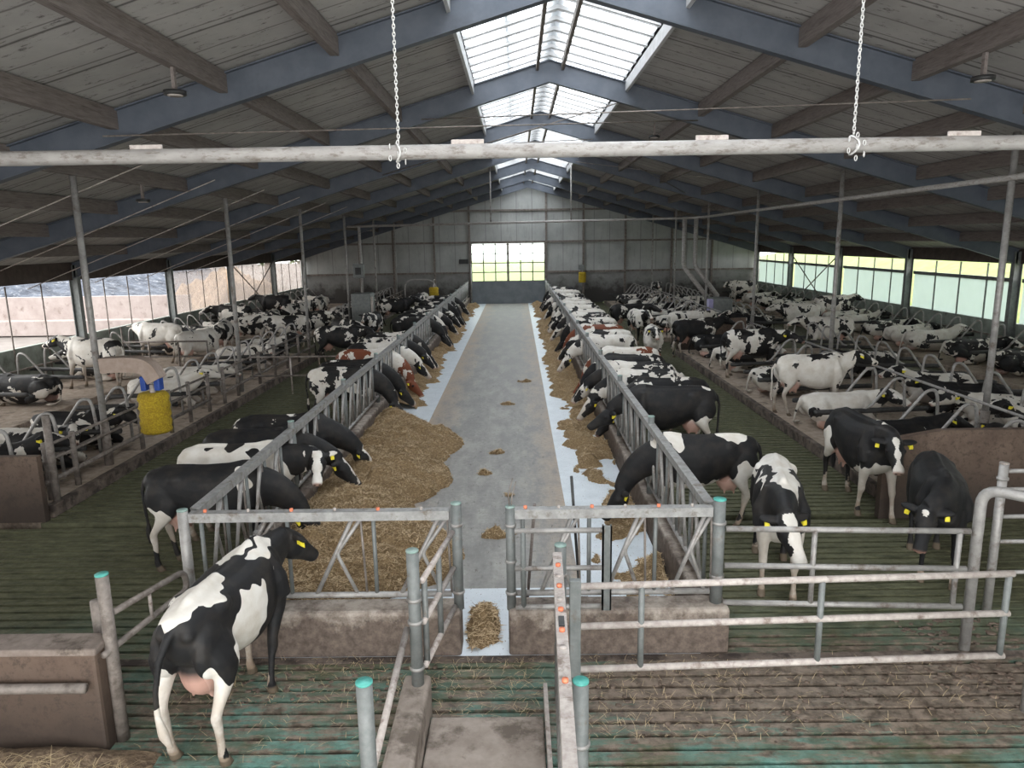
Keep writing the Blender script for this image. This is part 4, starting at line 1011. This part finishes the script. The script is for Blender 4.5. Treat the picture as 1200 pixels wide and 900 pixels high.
def leftheap(x, y):
    u = x + 3.1                                         # distance from kerb
    wdt = 1.95 + .30 * math.sin(y * .9 + 1) + .25 * math.sin(y * 2.3)
    if y > 13.0: wdt *= max(0, 1 - (y - 13.0) / 3.6) ** .6
    if y < 8.0: wdt *= max(0.2, (y - 6.2) / 1.8)
    if u > wdt or u < 0: return -.2
    return .42 * min(1, max(0, (wdt - u) / .8)) ** .8 * min(1, .6 + u) * (1 if y > 8.4 else .75) + .02
heap('feed_heap', -3.10, -.7, 6.8, 17.2, leftheap, .035, 'big brown heap of haylage on the left feed table by the near cows', 26000, 21)
gL = vnoise(31)
def thinleft(x, y):
    u = x + 3.1; c = .30 + .35 * gL(1.5, y * .55)
    wdt = c + .35 * gL(x * 2, y * 1.3)
    return .16 * min(1, max(-1, (wdt - u) / .25)) - .05 + .12 * (gL(x * 2.3, y * 1.9) - .42)
heap('feed_strip', -3.10, -2.1, 17.2, 46.5, thinleft, .06, 'thin broken strip of haylage along the left feed barrier further back', 5000, 22)
gR = vnoise(41)
def rightstrip(x, y):
    u = 1.75 - x; wdt = .42 + .30 * gR(3.3, y * .8) + .22 * gR(x * 2.2, y * 2.1) + (.08 if y > 12 else 0)
    hole = (gR(x * 2.6 + 7, y * 2.2) - .55) * .6 if y < 13 else (gR(x * 2.6 + 7, y * 2.2) - .75) * .6
    return .15 * min(1, max(-1, (wdt - u) / .22)) * min(1, .5 + u) - max(0, hole) - .02
heap('feed_strip', .70, 1.75, 6.9, 46.8, rightstrip, .045, 'long strip of haylage along the right feed barrier', 12000, 23)
def patch(x0, x1, y0, y1, seed):
    g = vnoise(seed); cx, cy = (x0 + x1) / 2, (y0 + y1) / 2
    return lambda x, y: .22 * (1 - math.hypot((x - cx) / (x1 - x0), (y - cy) / (y1 - y0)) * 2.3) + .14 * (g(x * 6, y * 6) - .5) if max(abs(x - cx) / (x1 - x0), abs(y - cy) / (y1 - y0)) < .48 else -1
heap('feed_spill', -.58, -.22, 6.55, 7.45, patch(-.6, -.2, 6.5, 7.5, 5), .03, 'spilled haylage in the narrow passage between the cross barriers', 900, 24, .3)
for i, (x, y, s_) in enumerate(((-.35, 9.4, .35), (-.62, 12.1, .2), (-.4, 13.4, .22), (-.2, 11.0, .15), (-.3, 17.6, .25), (.2, 20.5, .3))):
    g_ = vnoise(50 + i)
    heap('feed_spill', x - s_, x + s_, y - s_ * .7, y + s_ * .7, lambda a, b, g_=g_, x=x, y=y, s_=s_: .16 * (.8 - math.hypot(a - x, (b - y) * 1.5) / s_) + .12 * (g_(a * 9, b * 9) - .72), .025, 'small wisp of haylage dropped on the bare feed alley', 120, 60 + i, .15)['group'] = 'wisps of haylage on the feed alley'
# loose straw on the slats
def straw(name, n, region, label, zf=lambda x, y: .004, lmin=.05, lmax=.22, seed=1, mat='straw', wd=.0022):
    rs = random.Random(seed); m = MB(); k = 0
    while k < n:
        r = region[rs.randrange(len(region))]; x = rs.uniform(r[0], r[1]); y = rs.uniform(r[2], r[3])
        if rs.random() > r[4] if len(r) > 4 else False: continue
        a = rs.uniform(0, 2 * PI); L = rs.uniform(lmin, lmax) * .5; z = zf(x, y) + rs.uniform(0, .02); c = V(x, y, z)
        d = V(math.cos(a) * L, math.sin(a) * L, rs.uniform(-.004, .02)); w = V(-math.sin(a), math.cos(a), 0) * wd; b = V(0, 0, rs.uniform(0, .012))
        m.add([c - d - w, c - d + w, c + b + w, c + b - w, c + d + w * .6, c + d - w * .6], [(0, 1, 2, 3), (3, 2, 4, 5)]); k += 1
    o = m.build(name, M[mat]); tag(o, label, 'straw', kind='stuff'); return o
def sheap(x, y): return max(0, .13 * min(1, (-3.0 - x) / .8 + .15) * min(1, max(0, (5.15 - y)) / .25 + .3)) * (.7 + .6 * fL(x * 3, y * 3))
m = MB(); vs = []; fs = []; nx, ny = 90, 60
for j in range(ny + 1):
    for i in range(nx + 1):
        x = -7.4 + 4.7 * i / nx; y = 2.6 + 2.5 * j / ny; vs.append((x, y, sheap(x, y) - .012 + .02 * fL(x * 9, y * 9)))
for j in range(ny):
    for i in range(nx):
        if vs[j * (nx + 1) + i][2] > 0.005: a_ = j * (nx + 1) + i; fs.append((a_, a_ + 1, a_ + nx + 2, a_ + nx + 1))
m.add(vs, fs, True); M['dungstraw'] = mottled('dung_and_straw', (.09, .062, .042), (.26, .19, .125), 14, .9, bs=1, bd=.03)
tag(m.build('bedding_heap', M['dungstraw']), 'trampled straw and dung heap in front of the low brown wall', 'straw', kind='stuff')
straw('straw_litter', 3200, [(-6.5, -2.95, 3.4, 4.88)], 'pile of loose long straw at the bottom left corner', lambda x, y: sheap(x, y) + .01, .08, .35, 3)
straw('straw_litter', 1500, [(-3.2, -1.05, 4.2, 6.42), (-.75, .2, 5.3, 6.4), (-3.2, -.7, 5.7, 6.42), (.3, 4.2, 5.2, 6.4), (.3, 2.0, 5.2, 6.4)], 'loose straw stalks scattered over the front slats', lmin=.03, lmax=.12, seed=4, wd=.0016)
rs = random.Random(12); dg = MB()
def clod(x, y, s):
    dg.ball((x, y, s * .05), (s * rs.uniform(.7, 1.3), s * rs.uniform(.5, 1), s * .28), 9, 5)
for i in range(300):
    x = rs.uniform(.4, 5.2); y = 5.85 + rs.gauss(0, .33)
    if 5.15 < y < 6.38: clod(x, y, rs.uniform(.01, .032))
for i in range(160): clod(rs.uniform(3.9, 5.0), rs.uniform(5.7, 7.1), rs.uniform(.015, .045))
for i in range(200): clod(rs.uniform(-3.3, -.6), rs.uniform(5.7, 6.4), rs.uniform(.01, .03))
M['dung'] = mottled('fresh_dung', (.07, .05, .038), (.17, .125, .095), 12, .55, bs=1, bd=.02)
tag(dg.build('dung', M['dung']), 'crumbled dung trodden into the slats across the front', 'dung', kind='stuff')
# ---------------------------------------------------------------- herd
mk = make_cow_mesh
# heroes first
mk('h_rear', poll=(.94, -.15, 1.26), nose=(.66, -.26, -.72), mid=(.74, -.04, 1.16), swing=(.0, -.28, .02, -.02), voxel=.015, base=1.3, bend=-.14, face='star', stance=1.36, thin=.94,
   blobs=[((-.66, .06, 1.40), (.36, .20, .24), -2.4), ((-.35, -.10, 1.42), (.20, .14, .14), -2.0), ((-.48, .30, 1.25), (.2, .14, .16), -1.8), ((.22, .06, 1.42), (.26, .15, .14), -2.6), ((.40, -.13, 1.34), (.30, .07, .22), -2.6), ((.55, .02, 1.40), (.12, .16, .16), -2.2), ((.30, -.20, 1.1), (.12, .1, .14), -1.6),
          ((-.14, -.34, 1.02), (.36, .20, .30), -3.2), ((-.30, -.30, .78), (.34, .22, .30), -3.0), ((-.55, -.24, .72), (.2, .12, .2), -2.6), ((-.50, -.1, 1.38), (.12, .25, .14), -1.8), ((-.70, -.20, .55), (.3, .14, .45), -2.6), ((-.78, .18, .52), (.3, .14, .44), -2.6), ((-.97, .08, .40), (.24, .24, .34), -6.), ((.5, 0, .14), (.35, .35, .18), -3)],
   tail=[(-.90, .02, 1.20), (-.95, .07, 1.05), (-.975, .11, .80), (-.965, .12, .60), (-.95, .10, .44), (-.94, .06, .32)], udder=1.15)
mk('h_near', poll=(.98, .0, 1.16), nose=(.64, .26, -.72), mid=(.78, 0, 1.22), swing=(.04, -.10, .06, -.1), voxel=.016, base=1.1, thin=.93, face='wide',
   blobs=[((-.58, 0, 1.36), (.46, .44, .40), -3.0), ((-.1, .03, 1.42), (.5, .13, .18), -2.4), ((.35, .06, 1.42), (.40, .20, .22), -2.6), ((-.35, -.20, 1.32), (.20, .12, .14), 1.6), ((.12, -.20, 1.30), (.35, .03, .3), -1.6), ((.15, .3, 1.2), (.07, .1, .05), -1.), ((.5, 0, .55), (.5, .5, .5), -2.2), ((.62, .2, 1.25), (.12, .15, .12), -1.2)])
mk('h_look', poll=(.90, -.04, 1.27), nose=(.72, -.22, -.62), mid=(.72, .0, 1.28), swing=(.12, -.22, .0, -.1), voxel=.016, base=1.0, face='blaze',
   blobs=[((.36, .10, 1.42), (.14, .12, .1), -2.4), ((.50, .04, 1.40), (.10, .12, .1), -2.4), ((.20, .0, 1.45), (.04, .16, .05), -1.6), ((.5, 0, .5), (.45, .5, .46), -2.4), ((-.6, -.3, .7), (.2, .2, .5), -2), ((-.84, .16, 1.0), (.1, .1, .5), -1.6), ((.44, -.16, .8), (.12, .1, .12), 2.0)])
mk('h_black', poll=(.95, -.24, 1.10), nose=(.58, -.16, -.74), mid=(.80, .0, 1.24), swing=(.02, -.1, -.05, .1), voxel=.016, base=2.6, face='star', thin=1.02, blobs=[((.5, 0, .1), (.4, .4, .14), -1.8)])
mk('h_face', poll=(1.10, -.05, 1.22), nose=(.12, -.74, -.62), mid=(.95, .05, 1.15), swing=(.05, -.05, .05, -.05), voxel=.018, base=-1.1, face='wide', blobs=[((-.1, -.05, 1.4), (.16, .2, .2), 1.9), ((.12, .12, 1.4), (.12, .12, .2), 1.7), ((-.28, .14, 1.38), (.09, .09, .1), 1.7), ((-.84, .1, 1.15), (.08, .1, .1), 1.6), ((.25, -.2, 1.3), (.12, .12, .12), 1.6), ((-.4, -.1, 1.4), (.12, .06, .1), 1.6), ((.75, 0, 1.2), (.25, .3, .35), 1.8)])
mk('h_side', poll=(1.10, .0, .55), nose=(.50, .05, -.85), mid=(.92, 0, 1.05), swing=(.05, -.08, .1, -.06), voxel=.018, base=1.1, face='black', blobs=[((.36, 0, 1.38), (.15, .4, .26), -2.3), ((.60, 0, 1.36), (.08, .3, .14), -2.2), ((-.52, 0, 1.42), (.26, .26, .22), -2.6), ((.05, 0, .62), (.75, .4, .22), -2.6), ((-.68, .25, .62), (.26, .25, .48), -2.8), ((-.68, -.25, .62), (.26, .25, .48), -2.8), ((.5, 0, .15), (.4, .5, .3), -2.6)])
mk('h_wall', poll=(1.10, .02, .66), nose=(.62, .0, -.75), mid=(.92, 0, 1.08), swing=(0, .06, .05, -.08), voxel=.018, base=1.5, face='star', blobs=[((-.70, .2, .62), (.24, .25, .36), -3), ((-.70, -.2, .62), (.24, .25, .36), -3), ((.42, 0, 1.18), (.12, .5, .26), -2.4), ((.5, 0, .12), (.4, .5, .25), -2.6)])
# generic poses
F = []
for i, (pz, px, ny, sw) in enumerate(((.62, 1.12, .05, (0, .05, .05, -.05)), (.50, 1.08, -.12, (.08, -.05, -.04, .06)), (.72, 1.15, .15, (-.05, .06, .1, 0)), (.84, 1.17, -.05, (.0, .03, -.08, .05)))):
    F.append(mk('feed%d' % i, poll=(px, ny * .3, pz), nose=(.58, ny, -.80), mid=(.92, 0, 1.05), swing=sw, face=('blaze', 'star', 'wide', 'blaze')[i], voxel=.024, base=0))
U = [mk('up0', poll=(1.0, 0, 1.40), nose=(.86, .05, -.48), face='blaze', voxel=.024, swing=(.1, -.1, -.1, .1)), mk('up1', poll=(.98, .2, 1.30), nose=(.5, .7, -.45), face='wide', voxel=.024, swing=(-.08, .12, .1, -.08)), mk('up2', poll=(.98, -.2, 1.28), nose=(.55, -.7, -.4), face='star', voxel=.024, swing=(.05, .0, .1, -.1))]
LY = [mk('lie0', poll=(1.0, .05, .92), nose=(.88, .2, -.35), lying=True, face='blaze', side=1), mk('lie1', poll=(.92, -.28, .82), nose=(.45, -.8, -.4), lying=True, face='wide', side=-1), mk('lie2', poll=(1.02, .0, .78), nose=(.85, -.2, -.5), lying=True, face='star', side=-1)]
mk('h_feedtop', poll=(1.0, .05, .95), nose=(.80, .05, -.60), mid=(.86, 0, 1.12), voxel=.018, base=1.8, face='black', blobs=[((-.62, 0, .70), (.32, .4, .30), -3.4), ((-.75, 0, 1.38), (.14, .2, .1), -2.6), ((.5, 0, .12), (.4, .5, .25), -2.6)])
BW = .5
n_cow = [0]
def C(mesh, x, y, yaw, label, amt=.5, seed=None, red=0., amp=1., sc=.95, z=0., group=None):
    n_cow[0] += 1; s = seed if seed is not None else (n_cow[0] * .1379) % 1
    D = math.hypot(x, y)
    return place_cow(mesh, x, y, yaw, s, amt, red, amp, sc, z, label, group, tagged=D < 24)
# amp .12 keeps the painted-by-shape patches of the near cows
C('h_rear', -2.50, 5.66, 85, 'black cow with white rump and shoulder stripes seen from behind at bottom left', .5, .31, amp=.30, sc=.98)
C('h_near', 3.0, 8.0, -105, 'lean black-and-white cow with white rump and broad white face coming toward the pipe gates', .5, .13, amp=.28, sc=.99)
C('h_look', 5.08, 10.32, -89, 'black cow with narrow white blaze and pink nose standing upright, looking at the viewer', .5, .77, amp=.25, sc=1.0)
C('h_black', 5.0, 8.25, -112, 'all-black cow with a tiny white star, head low, by the brown end panel', .5, .5, amp=.1, sc=.95)
# left feed fence, front to back (facing +X)
GL, GR = 'cows eating at the left feed barrier', 'cows eating at the right feed barrier'
XLc, XRc = -3.83, 2.62
C('h_wall', XLc, 8.62, 4, 'solid black cow with pale hind leg, nearest one eating at the left feed barrier', .5, .21, amp=.3, group=GL)
C('h_face', XLc, 9.55, 2, 'white cow with small black back spots, her white face turned to the viewer', .5, .47, amp=.4, group=GL)
C('feed3', XLc, 10.35, 3, 'black cow behind the spotted white one at the left feed barrier', .88, .11, amp=.7, group=GL)
C('feed2', XLc + .1, 11.25, 3, 'black cow with a white patch on the rump, fourth along the left feed barrier', .80, .62, amp=.9, group=GL)
C('feed1', XLc, 15.75, 4, 'black-and-white cow with white hind legs by the alley gate at the left feed barrier', .66, .52, group=GL)
C('feed0', XLc, 16.7, 0, 'dark cow just behind the one by the alley gate, eating at the left', .78, .05, group=GL)
C('feed1', XLc, 18.4, 2, 'red-and-white cow eating at the left feed barrier', .55, .37, red=1, group=GL)
C('feed2', XLc, 19.6, 0, 'mostly white cow with black back patches behind the red-and-white cow at left', .42, .93, group=GL)
C('feed3', XLc, 20.7, 0, 'black-and-white cow tenth along the left feed barrier, behind two paler ones', .52, .16, group=GL)
C('feed0', XLc, 21.9, 0, 'dark cow with white flank, farthest of the middle group at the left feed barrier', .62, .83, group=GL)
for i, (y, am) in enumerate(((26.6, .75), (27.8, .68), (29.2, .60), (31.0, .72), (33.4, .6), (34.8, .7), (37, .5))):
    C(F[i % 4], XLc, y, random.uniform(-6, 6), 'cow far back at the left feed barrier, %s beyond the gap' % ORD[i], am, group=GL)
C('up1', -6.45, 26.4, -60, 'black-and-white cow standing by the left kerb, turned toward the viewer near the third tall post', .62, .44)
C('up2', -5.9, 23.9, 5, 'dark cow with white shoulder bars standing in the left alley behind the feeding group', .72, .58)
C('up0', -5.75, 28.4, -95, 'black cow with white top of head facing the viewer in the left alley', .66, .27)
C('up2', -5.2, 39.2, -100, 'black-and-white cow far back in the left alley facing the viewer by the far brush', .5, .71)
C('up0', -6.0, 35.6, 10, 'dark cow far back in the left alley heading for the feed barrier', .68, .81)
# right feed fence (facing -X)
C('h_side', XRc - .14, 9.72, 180, 'black cow with white shoulder and hip patches, nearest eating at the right feed barrier', .5, .345, amp=.35, group=GR)
C('h_feedtop', XRc + .05, 12.75, 178, 'large mostly black cow at the right feed barrier, black head stretched over the feed', .5, .5, amp=.35, sc=1.0, group=GR)
C('feed0', XRc + .25, 13.9, 182, 'dark cow with white hips half hidden behind the large black one at right', .72, .90, group=GR)
C('feed2', XRc, 14.85, 180, 'white cow with a big black flank patch at the right feed barrier', .50, .66, group=GR)
C('feed3', XRc, 15.85, 180, 'white cow with black shoulder patch and black rump at the right feed barrier', .40, .24, group=GR)
C('feed0', XRc, 16.95, 181, 'dark-backed cow with white stripe at shoulder, right feed barrier', .74, .74, group=GR)
C('feed1', XRc + .1, 18.1, 178, 'white-and-red cow with brown flecks on her back at the right feed barrier', .36, .18, red=1, group=GR)
C('feed2', XRc - .1, 20.6, 180, 'white cow with few black spots eating at the right feed barrier', .30, .87, group=GR)
C('feed3', XRc, 21.8, 180, 'white cow with black back saddle at the right feed barrier', .46, .39, group=GR)
C('feed1', XRc - .05, 23.2, 180, 'red-and-white cow with red saddle at the right feed barrier', .60, .12, red=1, group=GR)
for i, (y, am) in enumerate(((25.4, .60), (27.2, .40), (28.6, .30), (30.6, .28), (32.4, .35), (34.6, .4), (37.4, .55), (40.2, .4), (42.6, .6))):
    C(F[(i + 1) % 4], XRc, y, 180 + random.uniform(-6, 6), 'cow far back at the right feed barrier, %s beyond the red-and-white cow' % ORD[i], am, group=GR)
# right alley
C('up0', 4.25, 22.6, -96, 'white cow with black cheeks walking toward the viewer in the right alley', .30, .53)
C('up0', 6.1, 24.5, 8, 'large black-and-white cow standing sideways in the right cross passage beside the dark end panel', .62, .29)
C('up1', 6.5, 27.2, 5, 'pale cow standing behind the big one in the right cross passage', .3, .61)
C('up2', 4.75, 30.6, 8, 'black-and-white cow standing sideways at the far end of the right alley', .60, .95)
C('up0', 4.7, 28.0, -80, 'cow with pale chest in the right alley behind the white one', .42, .07)
# right cubicles, near row (rump toward the alley, heads +X)
GC = 'cows in the right cubicles'
C('up0', 6.42, 15.5, 0, 'white cow with black head standing in a right cubicle above the lying ones', .30, .41, z=H1, group=GC)
C('up2', 6.55, 20.0, 2, 'white cow with a black back standing in a right cubicle', .55, .79, z=H1, group=GC)
for i, (y, am, L, lab) in enumerate(((10.95, 1.0, 'lie0', 'black cow lying in the right cubicle nearest the brown end panel, pink udder showing'), (12.1, .98, 'lie2', 'black cow with white lower leg lying in the second right cubicle'), (14.4, .2, 'lie1', 'white cow lying right beneath the standing white one'), (17.5, .35, 'lie0', 'white cow with small black marks lying with legs out in a right cubicle'), (21.1, .42, 'lie1', 'black-and-white spotted cow lying at the kerb in front of the standing one'), (23.6, .75, 'lie2', 'dark cow lying by the cross passage panel in the right cubicles'))):
    C(L, 6.55, y, random.uniform(-8, 8), lab, am, z=H1, group=GC, sc=.93)
for i, (y, am, L) in enumerate(((11.5, .5, 1), (12.7, .25, 0), (14.0, .30, 2), (15.1, .8, 1), (16.3, .35, 0), (19.6, .7, 2), (29.6, .6, 0), (33, .3, 1), (36.5, .5, 2), (40, .4, 0))):
    C(LY[L], 9.6, y, 180 + random.uniform(-6, 6), 'cow lying in the right row facing the feed alley, %s from the front' % ORD[i], am, z=H1, group='cows lying in the second right cubicle row', sc=.93)
C('up0', 10.5, 24.4, 182, 'white cow with black head standing behind the cubicle loops in the middle right', .30, .33, z=0)
C('up2', 11.55, 29.7, 182, 'pale cow with black patches standing in the outer right alley', .33, .57)
for i, (y, am, L) in enumerate(((30.2, .5, 1), (32.6, .4, 0), (35.2, .6, 2), (38.4, .45, 0), (42, .5, 1))):
    C(LY[L], 6.6, y, 3, 'cow lying in the rear right cubicles, %s beyond the cross passage' % ORD[i], am, z=H1, group='cows lying in the rear right cubicles', sc=.93)
for i, (y, am, L) in enumerate(((17.6, .75, 2), (19.4, .8, 0), (21.7, .62, 1), (24.0, .25, 0), (25.4, .22, 2), (26.9, .6, 1), (29.2, .35, 0), (30.6, .3, 2), (32.0, .4, 1), (33.6, .35, 0), (35.4, .5, 1), (37, .4, 2), (39, .5, 0), (41.5, .4, 1), (44, .5, 2))):
    C(LY[L], 13.75, y, random.uniform(-10, 10), 'cow lying along the right outer wall, %s from the front' % ORD[i], am, z=H1, group='cows lying along the right outer wall', sc=.93)
C('up0', 13.6, 31.2, 4, 'pale cow standing among the lying ones at the right outer wall', .42, .68, z=H1)
C('up1', 13.3, 43.0, 175, 'spotted cow standing in the far right corner of the barn', .4, .22, z=H1)
C('up0', 8.3, 43.5, -95, 'cow with a pale face looking over the rear right cubicles', .5, .36, z=H1)
# left outer side
C('up0', -11.75, 19.6, 172, 'white cow with black head and neck standing at the left outer wall', .34, .41, z=H1, sc=1.0)
C('up2', -12.1, 24.0, 172, 'white cow with small black flecks standing behind the black-headed one at left', .22, .15, z=H1)
C('up1', -10.4, 23.3, 60, 'pale cow standing in the outer left alley behind the two-rail gate', .25, .51)
C('lie2', -12.35, 17.6, 178, 'black-and-white cow lying at the left image edge along the outer wall', .68, .55, z=H1, sc=.98, group='cows along the left outer wall')
for i, (y, am, L) in enumerate(((21.0, .25, 0), (25.5, .75, 1), (26.9, .7, 0), (28.3, .6, 2), (29.6, .5, 1), (31.9, .6, 0), (33.9, .45, 2), (38, .6, 1), (41, .5, 0), (44.2, .5, 2))):
    C(LY[L], -12.35, y, 180 + random.uniform(-8, 8), 'cow lying along the left outer wall, %s from the front' % ORD[i + 1], am, z=H1, group='cows lying along the left outer wall', sc=.93)
for i, (x, y, yaw, am, nm) in enumerate(((-10.7, 26.0, 100, .4, 'up1'), (-10.5, 28.0, 20, .45, 'up0'), (-10.3, 30.2, 100, .55, 'up2'), (-10.3, 33.6, 60, .35, 'up0'), (-12.3, 31, 175, .55, 'up1'), (-12.4, 36.8, 180, .6, 'up0'), (-8.4, 29.4, 10, .6, 'up2'), (-8.9, 27.6, -160, .4, 'up0'), (-10.4, 38, 90, .5, 'up1'))):
    C(nm, x, y, yaw, 'cow standing in the far outer left alley, %s toward the back' % ORD[i], am, z=H1 if x < -11 else 0, group='cows standing far back on the left')
# left front cubicles (heads toward the railing, +X)
for i, (y, am, L, lab) in enumerate(((11.2, .62, 0, 'black cow lying by the left end panel behind the railing'), (12.35, .60, 1, 'black cow with white face lying behind the railing left of the brush'), (13.6, .72, 2, 'dark cow lying just behind the yellow brush'), (17.2, .04, 0, 'plain white cow lying behind the yellow brush'), (18.7, .10, 2, 'second plain white cow lying further along the left railing'), (22.4, .2, 1, 'white cow with black face lying by the far end of the left railing'), (24.3, .4, 0, 'black-and-white cow lying last in the left front cubicles'))):
    C(LY[L], -8.65, y, random.uniform(-6, 6), lab, am, z=H1, group='cows lying behind the left railing', sc=.93)
for i, (y, am, L) in enumerate(((33.4, .5, 0), (36.4, .4, 1), (39.0, .6, 2), (42.5, .5, 0))):
    C(LY[L], -8.65, y, 0, 'cow lying in the rear left cubicles, %s from the front' % ORD[i], am, z=H1, group='cows lying in the rear left cubicles', sc=.93)
